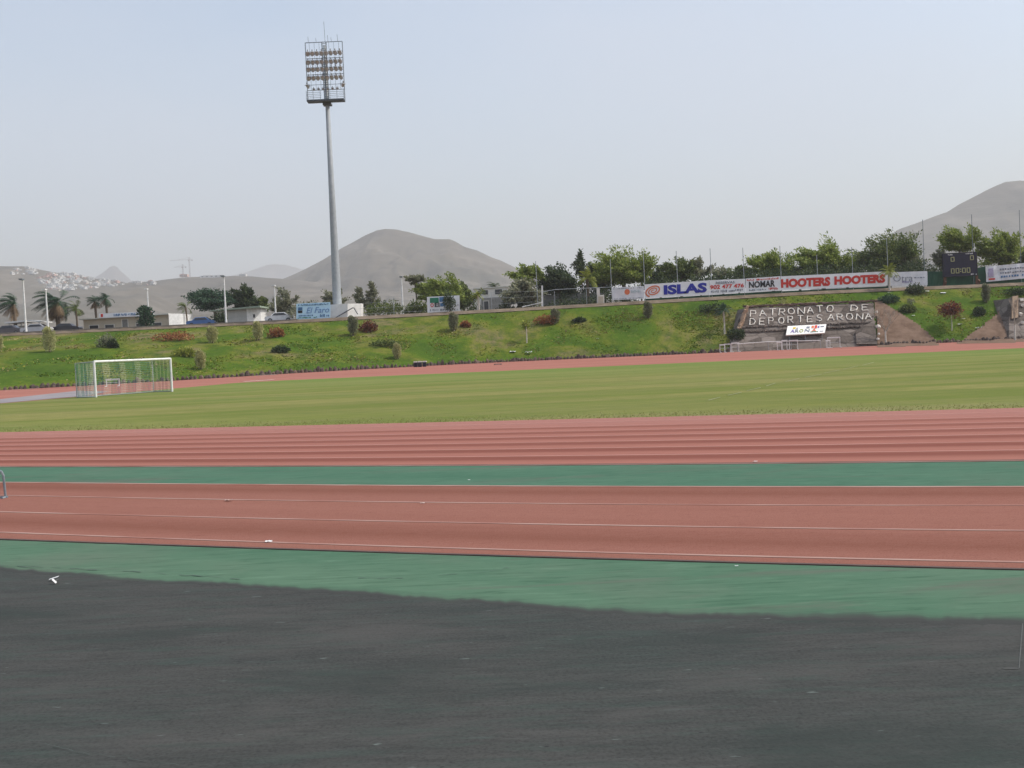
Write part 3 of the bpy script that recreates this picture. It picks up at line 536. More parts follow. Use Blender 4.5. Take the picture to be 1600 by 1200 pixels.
# ------------------------------------------------------------------ buildings on the plateau
def win(b, x, y, z, w_, h, mat=DARKGLASS, name='window', yd=-1):
    m = MB(); m.box((x, y - .02, z), (w_, .06, h)); o = m.build(name, mat, b); m = MB()
    for c, d in (((x, y - .07, z + h / 2), (w_ + .16, .10, .08)), ((x, y - .07, z - h / 2), (w_ + .16, .14, .08)), ((x - w_ / 2 - .02, y - .07, z), (.08, .1, h - .08)), ((x + w_ / 2 + .02, y - .07, z), (.08, .1, h - .08))): m.box(c, d)
    m.build('frame', CREAM, o)
D = 162.0; a, b = P(130, 496, D), P(262, 490, D); zb = plat(-60); ht = P(200, 494.5, D).z; xl, xr = a.x, P(265, 490, D).x; xe = P(277, 490, D).x
bd = thing('clubhouse', 'long low beige clubhouse with white lettered fascia on the roof edge', 'building', ((xl + xr) / 2, D, zb))
m = MB(); m.prism([(xl, D, zb), (xr, D, zb), (xr, D, ht), (xl, D, ht - .25)], (0, 7, 0)); m.build('wall', CONC, bd)  # beige includes the shade on this front; the sunlit end wall is white
m = MB(); m.prism([(xr, D - .5, zb), (xe, D + 1.2, zb), (xe, D + 1.2, ht + .15), (xr, D - .5, ht + .15)], (.2, 6, 0)); m.build('end_wall', WHITE, bd)
m = MB(); m.prism([(xl - .4, D - .7, ht - .25), (xr + .02, D - .7, ht + .02), (xr + .02, D - .7, ht + .2), (xl - .4, D - .7, ht - .1)], (0, 8.5, 0)); m.build('roof', ROOFG, bd)
q = [P(155, 497, D - .9), P(240, 493, D - .9), P(240, 486.5, D - .9), P(155, 490, D - .9)]; m = MB(); m.slab(q, 4, 1, .15); fo = m.build('fascia_sign', BANNER, bd)
squiggle(q, DBLUE, fo, (.27, .25, .72, .8), 26, seed=4)
for s_ in (.03, .93):
    m = MB(); c = [bil([Vector(p) for p in q], *p) + Vector((0, -.05, 0)) for p in ((s_, .2), (s_ + .04, .2), (s_ + .04, .9), (s_, .9))]; m.prism(c, (0, .03, 0)); m.build('emblem', RED, fo)
for k, xx in enumerate((.12, .3, .48, .66, .85)):
    x = xl + (xr - xl) * xx; win(bd, x, D, zb + (.95 if k != 2 else 1.0), 1.4 if k != 2 else .9, .55 if k != 2 else 1.9, name='window' if k != 2 else 'door', mat=BLOCKW if k == 2 else DARKGLASS)
D = 163.0; xl, xr, xe = P(338, 490, D).x, P(386, 490, D).x, P(404, 490, D).x; zb = plat(-45); ht = P(365, 483, D).z
bd = thing('utility_hut', 'small white hut with flat greenish roof slab and bright end wall', 'building', ((xl + xr) / 2, D, zb))
m = MB(); m.prism([(xl, D, zb), (xr, D, zb), (xr, D, ht - .05), (xl, D, ht - .25)], (0, 4, 0)); m.build('wall', M('shaded_white_render', (.5, .49, .45), (.4, .4, .37), 1), bd)  # shaded front of the white hut: shade put into a greyer colour
m = MB(); m.prism([(xr, D - .2, zb), (xe, D + 1.5, zb), (xe, D + 1.5, ht), (xr, D - .2, ht)], (.1, 4, 0)); m.build('end_wall', WHITE, bd)
m = MB(); m.prism([(xl - .9, D - .9, ht - .25), (xe + .5, D - .9, ht + .05), (xe + .5, D - .9, ht + .32), (xl - .9, D - .9, ht - .08)], (0, 6, 0)); m.build('roof', M('green_felt_roof', (.30, .36, .28), (.22, .28, .21), 1.5), bd)
win(bd, (xr + xe) / 2, D + .6, zb + 1.6, .5, .6); m = MB(); m.box((xl + 1.2, D - .05, zb + 1.0), (.9, .1, 2.0)); dr = m.build('door', DSTEEL, bd); m = MB(); m.box((xl + 1.5, D - .13, zb + 1.0), (.05, .06, .15)); m.build('handle', STEEL, dr)
D = 158.0; zb = plat(-75); xl, xr = P(7, 505, D).x, P(62, 505, D).x; z1 = P(30, 503, D).z
bd = thing('shelter', 'low open shelter with two thin white roof slabs behind parked cars', 'shelter', ((xl + xr) / 2, D, zb))
m = MB(); m.prism([(xl, D, z1 - .18), (P(38, 503, D).x, D, z1), (P(38, 503, D).x, D, z1 + .22), (xl, D, z1 + .05)], (0, 4, 0)); m.prism([(P(40, 503, D).x, D + .5, z1 + .1), (xr, D + .5, z1 - .15), (xr, D + .5, z1 + .02), (P(40, 503, D).x, D + .5, z1 + .3)], (0, 4, 0)); m.build('roof', WHITE, bd)
m = MB(); m.box(((xl + P(36, 500, D).x) / 2, D + 3, zb + .8), (P(36, 500, D).x - xl, .2, 1.6)); m.build('wall', CREAM, bd)
m = MB()
for x in (xl + .4, xl + 2.2, P(45, 500, D).x, xr - .4): m.tube([(x, D + .7, zb), (x, D + .7, z1 - .1)], .07)
m.build('post', STEEL, bd)
D = 195.0; zb = plat(0); bd = thing('warehouse', 'pale flat-roofed building with stone lower wall half hidden by trees', 'building', (P(765, 470, D).x, D, zb))
q = [P(741, 490, D), P(793, 487, D), P(793, 447, D), P(741, 451, D)]; m = MB(); m.prism(q, (0, 9, 0)); m.build('wall', CREAM, bd)
q2 = [P(752, 489, D - .4), P(797, 486, D - .4), P(797, 463, D - .4), P(752, 466, D - .4)]; m = MB(); m.prism(q2, (0, .35, 0)); m.build('stone_wall', BLOCKW, bd)
m = MB(); m.prism([P(739, 452, D - .3), P(795, 448, D - .3), P(795, 446.5, D - .3), P(739, 450.5, D - .3)], (0, 9.8, 0)); m.build('roof', ROOFG, bd)
for x, y, w_, h in ((779, 456, 1.4, 1.0), (758, 457, 1.1, .9)): p = P(x, y, D); win(bd, p.x, D, p.z, w_, h)
p = P(760, 478, D); win(bd, p.x, D - .4, p.z, .9, 1.8, name='door')
D = 158.0; q = [P(848, 480, D), P(946, 474, D), P(946, 458, D), P(848, 463, D)]; m = MB(); m.prism(q, (0, .3, 0)); m.prism([q[3] + Vector((-.1, -.06, 0)), q[2] + Vector((.1, -.06, 0)), q[2] + Vector((.1, -.06, .14)), q[3] + Vector((-.1, -.06, .14))], (0, .42, 0)); tag(m.build('block_wall', BLOCKW, loc=q[0]), 'grey blockwork wall behind the wire fence below dark trees', 'wall')
# mast plinth
D = 147.6; bd = thing('plinth', 'white concrete block at the foot of the floodlight mast', 'plinth', P(535, 498, D))
c = [P(516, 500, D), P(543, 498.5, D - .6), P(543, 474.5, D - .6), P(516, 476, D)]; c2 = [P(543, 498.5, D - .6), P(564.5, 497.5, D + .9), P(564.5, 474, D + .9), P(543, 474.5, D - .6)]
m = MB(); f0 = [p - Vector((0, 0, .3)) if i < 2 else p for i, p in enumerate(c)]; f1 = [p - Vector((0, 0, .3)) if i < 2 else p for i, p in enumerate(c2)]
bk = [f0[0] + Vector((.2, 3, 0)), f1[1] + Vector((0, 2, 0)), f1[2] + Vector((0, 2, 0)), f0[3] + Vector((.2, 3, 0))]
m.add([f0[0], f0[1], f1[1], bk[1], bk[0], f0[3], f0[2], f1[2], bk[2], bk[3]], [(0, 1, 6, 5), (1, 2, 7, 6), (2, 3, 8, 7), (3, 4, 9, 8), (4, 0, 5, 9), (5, 6, 7, 8, 9)]); m.build('block', M('white_render', (.8, .79, .76), (.7, .69, .66), 1.5), bd)
m = MB(); m.tube([P(520, 499, D - .8), P(551, 481, D - .8), P(553, 481, D - .8), P(559, 491, D - .8)], .07, 6); m.build('handrail', DSTEEL, bd)

# ------------------------------------------------------------------ boards and banners
def board(name, label, cat, q, mat, nx=6, ny=2, th=.08, rip=0, posts=(), pm=STEEL, group=None):
    q = [Vector(p) for p in q]; o = thing(name, label, cat, (q[0] + q[1]) / 2, group); m = MB(); m.slab(q, nx, ny, th, rip); m.build('panel', mat, o)
    for s_ in posts: m = MB(); p = bil(q, s_, 0); t_ = bil(q, s_, .95); m.tube([(p.x, p.y + th + .07, plat(p.x) - .25), (p.x, p.y + th + .07, t_.z)], .05, 6); m.build('post', pm, o)
    return o, q
def rect(o, q, box, mat, name, off=.05):
    m = MB(); c = [bil(q, *p) + Vector((0, -off, 0)) for p in ((box[0], box[1]), (box[2], box[1]), (box[2], box[3]), (box[0], box[3]))]; m.prism(c, (0, .02, 0)); return m.build(name, mat, o)
D = 146.4
o, q = board('advertising_board', 'pale blue advertising board lettered El Faro beside the white plinth', 'board', [P(463, 499.5, D), P(516, 497, D), P(516, 472, D), P(463, 474.5, D)], LBLUE, posts=(.1, .5, .9))
text('El Faro', q, M('sign_blue', (.13, .25, .5), (.16, .3, .55)), o, (.3, .36, .97, .72), shear=.25); squiggle(q, DBLUE, o, (.06, .84, .96, .94), 24, seed=2); squiggle(q, TEAL, o, (.05, .06, .62, .14), 16, seed=3); squiggle(q, DBLUE, o, (.05, .19, .5, .27), 12, seed=5); squiggle(q, DBLUE, o, (.7, .1, .97, .27), 7, seed=8)
rect(o, q, (.05, .4, .18, .56), BLACK, 'picture'); rect(o, q, (.05, .58, .18, .76), DBLUE, 'picture')
D = 148.2
o, q = board('advertising_board', 'white advertising board with dark green block and letters OEI behind a shrub', 'board', [P(668, 489.5, D), P(718.5, 487.5, D), P(718, 461.5, D), P(667, 464, D)], BANNER, posts=(.12, .88))
rect(o, q, (.09, .62, .36, .93), TEAL, 'colour_block'); rect(o, q, (.38, .66, .56, .95), DBLUE, 'colour_block'); text('O', q, RED, o, (.1, .36, .2, .6), .03); text('EI', q, BLACK, o, (.23, .36, .38, .62), .03); rect(o, q, (.4, .38, .56, .58), DBLUE, 'colour_block'); squiggle(q, GREYP, o, (.08, .12, .95, .24), 22, seed=6); squiggle(q, BLACK, o, (.86, .4, .97, .48), 3, seed=7)
GB = 'banners tied along the fence'; D = 147.0
o, q = board('fence_banner', 'plain white fence banner with one orange dot in the middle', 'banner', [P(957, 469, D), P(1006.5, 466.5, D), P(1006, 447, D), P(956, 449.5, D)], BANNER2, 10, 3, .02, .02, group=GB)
m = MB(); n = 18; c = bil(q, .47, .6); m.prism([c + Vector((.38 * math.cos(2 * math.pi * k / n), -.06, .4 * math.sin(2 * math.pi * k / n))) for k in range(n)], (0, .02, 0)); m.build('dot', ORANGE, o); squiggle(q, GREYP, o, (.04, .86, .96, .93), 22, seed=9); squiggle(q, GREYP, o, (.06, .06, .96, .11), 22, seed=10); squiggle(q, M('faint_print', (.5, .6, .62)), o, (.6, .5, .9, .72), 6, seed=11)
o, q = board('fence_banner', 'white fence banner with orange spiral and big blue lettering ISLAS', 'banner', [P(1007.5, 466, D), P(1108, 460.5, D), P(1108, 438, D), P(1007, 444.5, D)], BANNER, 18, 3, .02, .02, group=GB)
text('ISLAS', q, BLUE, o, (.295, .17, .965, .86), .05)
m = MB(); cc = bil(q, .135, .5); pts = []
for k in range(90): a = k / 90 * 2 * math.pi * 2.6; r_ = .12 + 1.0 * k / 90; pts.append(cc + Vector((r_ * 1.02 * math.cos(a + .6), -.06, r_ * .68 * math.sin(a + .6) + r_ * .22 * math.cos(a + .6))))
for k in range(89):
    t_ = (pts[k + 1] - pts[k]).normalized(); n_ = Vector((-t_.z, 0, t_.x)) * (.05 + .05 * k / 90); m.prism([pts[k] - n_, pts[k + 1] - n_, pts[k + 1] + n_, pts[k] + n_], (0, .015, 0))
m.build('spiral', ORANGE, o)
o, q = board('fence_banner', 'white fence banner with red telephone number 902 477 476', 'banner', [P(1108.3, 460.5, D), P(1164.5, 456.5, D), P(1164.5, 435.5, D), P(1108.3, 438, D)], BANNER, 10, 3, .02, .02, group=GB)
text('RESERVAS', q, GREYP, o, (.18, .7, .7, .88), .02); text('902 477 476', q, RED, o, (.02, .36, .96, .66), .03); squiggle(q, GREYP, o, (.05, .1, .94, .27), 20, seed=12)
o, q = board('fence_banner', 'pinkish white fence banner with black hand lettering NOMAR', 'banner', [P(1165.2, 456.8, D), P(1219.5, 453.8, D), P(1219.5, 431.5, D), P(1165.2, 435.3, D)], BANNER, 10, 3, .02, .02, group=GB)
text('NOMAR', q, BLACK, o, (.09, .29, .84, .76), .03); squiggle(q, RED, o, (.03, .8, .95, .93), 20, seed=13); squiggle(q, GREYP, o, (.05, .07, .6, .2), 12, seed=14); squiggle(q, RED, o, (.66, .08, .93, .24), 7, seed=15)
o, q = board('fence_banner', 'long white fence banner with heavy red lettering HOOTERS written twice', 'banner', [P(1220, 453.5, D), P(1387, 446, D), P(1387, 424, D), P(1220, 431.8, D)], BANNER, 28, 3, .02, .02, group=GB)
text('HOOTERS', q, RED, o, (.0, .16, .462, .8), .06); text('HOOTERS', q, RED, o, (.5, .2, .975, .82), .06)
o, q = board('fence_banner', 'faded grey fence banner with thin scribbled logo beside the banner palm', 'banner', [P(1391, 446.5, D), P(1449.5, 445, D), P(1449, 423.5, D), P(1391, 425.5, D)], BANNER2, 10, 3, .02, .03, group=GB)
text('Otra', q, GREYP, o, (.08, .3, .6, .78), -.01); squiggle(q, PURPLE, o, (.32, .2, .6, .32), 7, seed=16); squiggle(q, GREYP, o, (.64, .5, .95, .58), 4, seed=17)
o, q = board('fence_banner', 'creased grey-white fence banner with red corner print next to the scoreboard', 'banner', [P(1541, 440.5, D), P(1612, 434, D), P(1612, 410, D), P(1540, 416.5, D)], BANNER2, 12, 4, .02, .07, group=GB)
rect(o, q, (.05, .3, .16, .85), M('lilac_print', (.45, .4, .55)), 'print_block', .09); rect(o, q, (.05, .1, .19, .2), RED, 'print_block', .09); squiggle(q, GREYP, o, (.3, .66, .95, .78), 12, off=.09, seed=18); squiggle(q, GREYP, o, (.3, .42, .95, .54), 12, off=.09, seed=19); squiggle(q, DBLUE, o, (.32, .18, .9, .3), 10, off=.09, seed=20)

# ------------------------------------------------------------------ boundary fence with tall net posts
fx_ = P(1000, 470, 147.8); fe = thing('boundary_fence', 'tall boundary fence of thin poles with green shade netting behind banners', 'fence', (fx_.x, 147.6, plat(fx_.x)))
for px, top in ((838, 408), (954.5, 405), (1006.5, 395), (1058, 392), (1111, 388), (1162, 387), (1220, 384), (1277, 398), (1332, 386), (1387, 372), (1444, 343), (1520.5, 335), (1595, 328)):
    x = P(px + 1.5, 455, 147.6).x; m = MB(); m.tube([(x, 147.6, plat(x) - .3), (x - .06, 147.6, P(px, top, 147.6).z)], .045, 6); m.build('post', MIDSTEEL if px > 1400 else STEEL, fe)
for px, top in ((768, 456), (817, 478), (867, 455), (917, 452), (615, 464)):
    x = P(px, 475, 147.6).x; m = MB(); m.tube([(x, 147.6, plat(x) - .3), (x, 147.6, P(px, top, 147.6).z)], .035, 6); m.build('post', STEEL, fe)
m = MB(); m.tube([P(848, 456, 147.6), P(868, 452.5, 147.6), P(955, 448.5, 147.6)], .04, 5); m.build('top_rail', STEEL, fe)
m = MB()
for (xa, xb, ta, tb) in ((1007, 1108, 467, 461), (1108.5, 1222, 461, 454), (1222, 1391, 455, 447), (1449.5, 1474, 424, 424), (1474, 1541, 428, 416), (1541, 1612, 417, 410)):
    a, b = P(xa, 480, 147.75), P(xb, 470, 147.75); m.slab([(a.x, 147.75, plat(a.x) - .1), (b.x, 147.75, plat(b.x) - .1), P(xb, tb, 147.75), P(xa, ta, 147.75)], 8, 2, .02, .03)
m.build('shade_net', SCREEN, fe)
m = MB()
for f in (0, .33, .66, 1):
    m.tube([P(768 + 0, 457 + f * 28, 147.6), P(848, 455 + f * 24, 147.6)], .012, 4); m.tube([P(560, 466 + f * 25, 147.9), P(660, 461 + f * 25, 147.9)], .012, 4)
m.build('wire', STEEL, fe)
o = thing('handrail', 'sloping white handrail ending at an upright white panel', 'handrail', P(817, 500, 146.6)); m = MB(); m.tube([P(816, 479.5, 146.6), P(848, 472.5, 146.6)], .06, 6); m.tube([P(818, 503, 146.6), P(817, 479, 146.6)], .05, 6); m.build('rail', WHITE, o); m = MB(); m.prism([P(846.3, 500, 146.6), P(849.3, 500, 146.6), P(848.3, 446, 146.6), P(845.8, 446, 146.6)], (0, .12, 0)); m.build('panel', WHITE, o)
o = thing('utility_cabinet', 'cream upright cabinet with a pillar at the end of the wire fence', 'cabinet', P(939, 480, 147.2)); m = MB(); m.prism([P(933, 482, 147.2), P(944.5, 482, 147.2), P(944, 460.5, 147.2), P(933.5, 461, 147.2)], (0, .8, 0)); m.build('body', CREAM, o); m = MB(); m.prism([P(934.5, 482, 147.1), P(943, 482, 147.1), P(942.5, 463, 147.1), P(935, 463.3, 147.1)], (0, .06, 0)); m.build('door', CONC, o); m = MB(); m.prism([P(932.6, 461, 147.15), P(937.4, 461, 147.15), P(937, 450, 147.15), P(932.4, 450.3, 147.15)], (0, .5, 0)); m.build('pillar', CREAM, o)

# ------------------------------------------------------------------ scoreboard
D = 146.6; q = [P(1474.5, 433, D), P(1527.5, 430, D), P(1525.5, 393.5, D), P(1473, 396.5, D)]
sb = thing('scoreboard', 'dark navy scoreboard showing 0 0 and 00:00 on rusty legs', 'scoreboard', (q[0] + q[1]) / 2)
m = MB(); m.slab(q, 2, 2, .35); m.build('panel', NAVY, sb); m = MB()
for a, b in ((0, 1), (1, 2), (2, 3), (3, 0)): m.tube([Vector(q[a]) + Vector((0, -.03, 0)), Vector(q[b]) + Vector((0, -.03, 0))], .05, 4)
m.build('frame', BLACK, sb)
for px, wd in ((1477, .34), (1527, .3)):
    p = P(px, 430, D); m = MB(); m.box((p.x, D + .18, (plat(p.x) - .5 + p.z + .3) / 2), (wd, .22, p.z + .3 - plat(p.x) + .5)); m.box((p.x + (.25 if px > 1500 else 0), D + .3, plat(p.x) + .3), (wd * .7, .6, 1.0), 0, 0, .5); m.build('leg', RUST, sb)
def seg0(cx, cy, w_, h, nm):
    m = MB()
    for (a, b) in (((-1, -1), (1, -1)), ((1, -1), (1, 1)), ((1, 1), (-1, 1)), ((-1, 1), (-1, -1))):
        p0 = bil(q, cx + a[0] * w_, cy + a[1] * h) ; p1 = bil(q, cx + b[0] * w_, cy + b[1] * h); t_ = (p1 - p0).normalized(); n_ = Vector((-t_.z, 0, t_.x)) * .055; m.prism([p + Vector((0, -.07, 0)) for p in (p0 - n_ - t_ * .05, p1 - n_ + t_ * .05, p1 + n_ + t_ * .05, p0 + n_ - t_ * .05)], (0, .03, 0))
    m.build(nm, DIGIT, sb)
q = [Vector(p) for p in q]
seg0(.28, .74, .045, .085, 'digit'); seg0(.855, .76, .045, .085, 'digit')
for cx in (.27, .41, .6, .735): seg0(cx, .24, .042, .095, 'digit')
m = MB()
for yy in (.2, .3): p = bil(q, .505, yy); m.box((p.x, p.y - .06, p.z), (.14, .03, .14))
m.build('colon', DIGIT, sb); squiggle(q, WHITE, sb, (.15, .91, .3, .965), 5, off=.05, seed=21); squiggle(q, WHITE, sb, (.68, .92, .9, .975), 7, off=.05, seed=22); squiggle(q, WHITE, sb, (.8, .03, .99, .08), 4, off=.05, seed=23)
m = MB(); a, b = P(1522.5, 395, D + .3), P(1522, 380, D + .3); m.tube([a, b], .05, 6); m.build('antenna', WHITE, sb)

# ------------------------------------------------------------------ lettered stone wall set in the bank
def onwall(px, py, out=0.0):     # battered wall face: plane through (Y 130.3, z .2) rising to (Y 136.6, z 6.6)
    d = ray(px, py); nrm = np.array([0, -6.4, 6.3]); nrm = nrm / np.linalg.norm(nrm); p0 = np.array([0, 129.75, .2]); t = (nrm @ (p0 - np.array([0, 0, CAM_H]))) / (nrm @ d); p = np.array([0, 0, CAM_H]) + d * t + nrm * out; return Vector(p)
t = NT('wall_of_lava_stone'); cv = t.co((1, 1, 1)); vo = t.n('TexVoronoi', i_Vector=t.co((.55, .55, 1.1)), i_Scale=1.0, feature='DISTANCE_TO_EDGE').outputs['Distance']; vc = t.n('TexVoronoi', i_Vector=t.co((.55, .55, 1.1)), i_Scale=1.0).outputs['Color']; nz = t.noise(cv, 2.2, 7, .7); lay = t.noise(t.co((.06, .06, 1.7)), 1, 5, .6)
hv = t.n('SeparateColor', i_0=vc).outputs[0]; col = t.ramp(t.math('ADD', t.math('MULTIPLY', hv, .5), t.math('MULTIPLY', nz, .55)), [(.25, (.085, .07, .06)), (.5, (.165, .138, .118)), (.8, (.24, .205, .18))]); col = t.mix(t.ramp(lay, [(.36, (.75, .75, .75)), (.46, (0, 0, 0))]), col, (.04, .032, .028)); col = t.mix(t.ramp(vo, [(0, (.5, .5, .5)), (.05, (0, 0, 0))]), col, (.05, .04, .035))
WALLM = t.done(col, .95, t.math('ADD', t.math('MULTIPLY', nz, .7), t.math('MINIMUM', vo, .12)), .6, .2, .1)
def stone_wall(label, poly, depth=9):
    o = thing('lettered_wall', label, 'stone wall', onwall(*poly[0])); f = [onwall(*p) for p in poly]; m = MB(); b = [p + Vector((0, depth, -.1)) for p in f]; n = len(f)
    m.add(f + b, [tuple(range(n))] + [(i, i + n, (i + 1) % n + n, (i + 1) % n) for i in range(n)]); m.build('face', WALLM, o); return o
wl_ = stone_wall('dark stone wall with white stone letters PATRONATO DE DEPORTES ARONA', [(1138, 556), (1146, 530), (1153, 517), (1159, 500), (1167, 481), (1365, 472.5), (1366, 500), (1371, 548)])
m = MB()
for k in range(60):
    u = k / 59; px = 1164 + u * 203; py = 479.5 - u * 8.7; p = onwall(px, py + rng.uniform(-.8, .8), .05); m.box(p, (.55, .4, .2), rng.uniform(-.3, .3), 0, rng.uniform(-.3, .3))
m.build('coping', M('reddish_coping', (.14, .085, .065), (.06, .04, .035), 3), wl_)
m = MB()
for xs_, ys_, n in (((1160, 1368), (519, 509.5), 120), ((1160, 1366), (512, 504), 90)):
    for k in range(n):
        u = k / (n - 1); p = onwall(xs_[0] + u * (xs_[1] - xs_[0]), ys_[0] + u * (ys_[1] - ys_[0]) + rng.uniform(-.8, .8), .06); m.box(p, (.34, .2, .13 * rng.uniform(.6, 1.4)), rng.uniform(0, 3), 0, rng.uniform(-.5, .5))
m.build('stone_course', M('weathered_course', (.2, .165, .14), (.08, .065, .055), 3), wl_)
FONT = {'P': [[(0, 0), (0, 1), (.75, .95), (.85, .7), (.7, .48), (0, .45)]], 'A': [[(0, 0), (.5, 1), (1, 0)], [(.22, .38), (.8, .38)]], 'T': [[(0, 1), (1, 1)], [(.5, 1), (.5, 0)]], 'R': [[(0, 0), (0, 1), (.75, .97), (.85, .72), (.7, .5), (0, .48)], [(.35, .48), (.95, 0)]], 'O': [[(.15, .1), (0, .5), (.15, .9), (.5, 1), (.85, .9), (1, .5), (.85, .1), (.5, 0), (.15, .1)]],
        'N': [[(0, 0), (0, 1), (1, 0), (1, 1)]], 'D': [[(0, 0), (0, 1), (.6, .95), (1, .55), (.8, .15), (0, 0)]], 'E': [[(.9, 1), (0, 1), (0, 0), (.95, 0)], [(0, .52), (.75, .52)]], 'S': [[(.95, .88), (.5, 1), (.1, .85), (.15, .6), (.8, .42), (.9, .15), (.45, 0), (0, .12)]]}
def stones(word, xs_, y0, y1, h, lw, nm):
    n = len(word); m = MB()
    for i, ch in enumerate(word):
        px = xs_[0] + (xs_[1] - xs_[0]) * (i / max(1, n - 1)); pb = y0 + (y1 - y0) * (i / max(1, n - 1)) + rng.uniform(-.6, .6); sl = rng.uniform(-.1, .14); hh = h * rng.uniform(.93, 1.07)
        for st_ in FONT[ch]:
            for (xa, ya), (xb, yb_) in zip(st_[:-1], st_[1:]):
                L_ = math.hypot((xb - xa) * lw, (yb_ - ya) * hh); k_ = max(1, int(L_ / 3.2)); pt = []
                for k in range(k_ + 1):
                    a = xa + (xb - xa) * k / k_; b = ya + (yb_ - ya) * k / k_; pt.append(onwall(px + a * lw + b * sl * 10 + rng.uniform(-.22, .22), pb - b * hh + rng.uniform(-.25, .25), .07))
                for p, q_ in zip(pt[:-1], pt[1:]): r1, r2 = rng.uniform(.05, .085), rng.uniform(.05, .085); m.tube([p + (p - q_) * .06, q_ + (q_ - p) * .06], [r1, r2], 5)
    m.build(nm, STONE_L, wl_)
stones('PATRONATO', (1172, 1291), 495.5, 487.5, 9.3, 10, 'lettering'); stones('DE', (1329, 1347), 486.5, 485.5, 8.6, 10.5, 'lettering')
stones('DEPORTES', (1171, 1276), 508.3, 502.3, 9.6, 8.6, 'lettering'); stones('ARONA', (1293, 1352), 501.2, 498.6, 9.2, 9.8, 'lettering')
m = MB()
for k in range(26):
    u = k / 25; p = onwall(1154 + u * 13 + rng.uniform(-1, 1), 516 - u * 35, .1); m.box(p, (.5, .3, .4), rng.uniform(0, 3), 0, .4)
m.build('pale_edge', M('ochre_stone', (.42, .3, .2), (.3, .2, .14), 3), wl_)
m = MB(); pl = [(1338, 540), (1336, 522), (1345, 513), (1366, 503), (1370, 540)]; f = [onwall(a, b, .28) for a, b in pl]; m.prism(f, (0, .6, -.1)); m.build('buttress', WALLM, wl_)
st2 = stone_wall('second dark stone wall with brown pillar cut off by the right edge', [(1576, 538), (1577, 500), (1580, 466), (1660, 462), (1660, 534)])
m = MB(); f = [onwall(a, b, .25) for a, b in ((1580, 500), (1590, 498), (1590, 464), (1581, 465))]; m.prism(f, (0, .8, -.2)); m.build('pillar', M('ochre_pillar', (.27, .19, .12), (.17, .11, .07), 3), st2)
m = MB()
for (x, y) in ((1596, 470), (1597, 478), (1594, 492), (1597, 505)): p = onwall(x, y, .12); m.box(p, (.42, .3, .34), rng.uniform(0, 3), 0, .4)
m.build('white_stone', STONE_L, st2)
# tilted sign board and a long rail before the wall
sq = [onwall(1226.5, 530, .75), onwall(1287, 526.5, .75), onwall(1290.5, 509.5, .35), onwall(1230, 512.5, .35)]
sg = thing('sign_board', 'bright white tilted board with multicoloured hand lettering ARONA against stone wall', 'sign', sq[0]); m = MB(); m.prism(sq, (0, .12, -.12)); m.build('panel', M('white_board', (.85, .84, .8), (.78, .77, .73), 2), sg)
nv = (sq[1] - sq[0]).cross(sq[3] - sq[0]).normalized() * .05
sq2 = [p + nv for p in sq]
for ch, a, b, mt in (('A', .1, .22, PURPLE), ('R', .22, .33, GREYP), ('O', .33, .44, LIMEP), ('N', .47, .6, GREYP), ('A', .64, .78, ORANGE)): text(ch, sq2, mt, sg, (a, .18, b - .01, .54), .01, off=.0)
for a, b, c, d, mt in ((.15, .22, .62, .8, YELLOW), (.24, .28, .62, .72, GREYP), (.5, .58, .62, .8, GREYP), (.63, .69, .6, .86, ORANGE), (.71, .77, .55, .9, RED), (.79, .83, .58, .82, PURPLE), (.86, .95, .68, .78, GREYP), (.62, .82, .14, .2, TEAL), (.86, .95, .16, .21, GREYP)):
    m = MB(); m.prism([bil(sq2, *p) for p in ((a, c), (b, c), (b, d), (a, d))], (0, .01, -.01)); m.build('painted_mark', mt, sg)
for s_ in (.08, .5, .92): p = bil(sq, s_, .1); m = MB(); m.tube([p + Vector((0, .1, -.1)), (p.x, p.y - .1, .2)], .04, 6); m.build('leg', MIDSTEEL, sg)
ra = [P(1152, 537.5, 129.3), P(1200, 534, 129.3), P(1236, 533, 129.3), P(1282, 532, 129.3)]; o = thing('rail', 'long thin white rail on short posts in front of the lettered wall', 'rail', ra[0]); m = MB(); m.tube(ra, .045, 6); m.build('bar', WHITE, o)
for p in (ra[0], ra[1], ra[2], ra[3]): m = MB(); m.tube([(p.x, p.y, .2), p], .035, 6); m.build('post', STEEL, o)

# ------------------------------------------------------------------ hurdles and small track-side gear
def hurdle(px, py, d, w_, h, rz, label, back=False):
    z0 = gz(d); x = P(px, py, d).x; o = thing('hurdle', label, 'hurdle', (x, d, z0), 'white hurdles left at the trackside'); mt = Matrix.Rotation(rz, 3, 'Z'); T = lambda a, b, c: Vector((x, d, z0)) + mt @ Vector((a, b, c))
    for s_ in (-1, 1):
        m = MB(); m.tube([T(s_ * w_ / 2, 0, 0), T(s_ * w_ / 2, 0, h)], .035, 6); m.tube([T(s_ * w_ / 2, 0, .04), T(s_ * w_ / 2, -.65, .04)], .035, 6); m.build('leg', WHITE, o)
    m = MB(); m.prism([T(-w_ / 2 - .06, -.03, h - .04), T(w_ / 2 + .06, -.03, h - .04), T(w_ / 2 + .06, -.03, h + .09), T(-w_ / 2 - .06, -.03, h + .09)], mt @ Vector((0, .05, 0))); m.build('top_bar', WHITE, o)
    m = MB(); m.tube([T(-w_ / 2, 0, h * .55), T(w_ / 2, 0, h * .55)], .025, 5); m.build('cross_bar', STEEL, o)
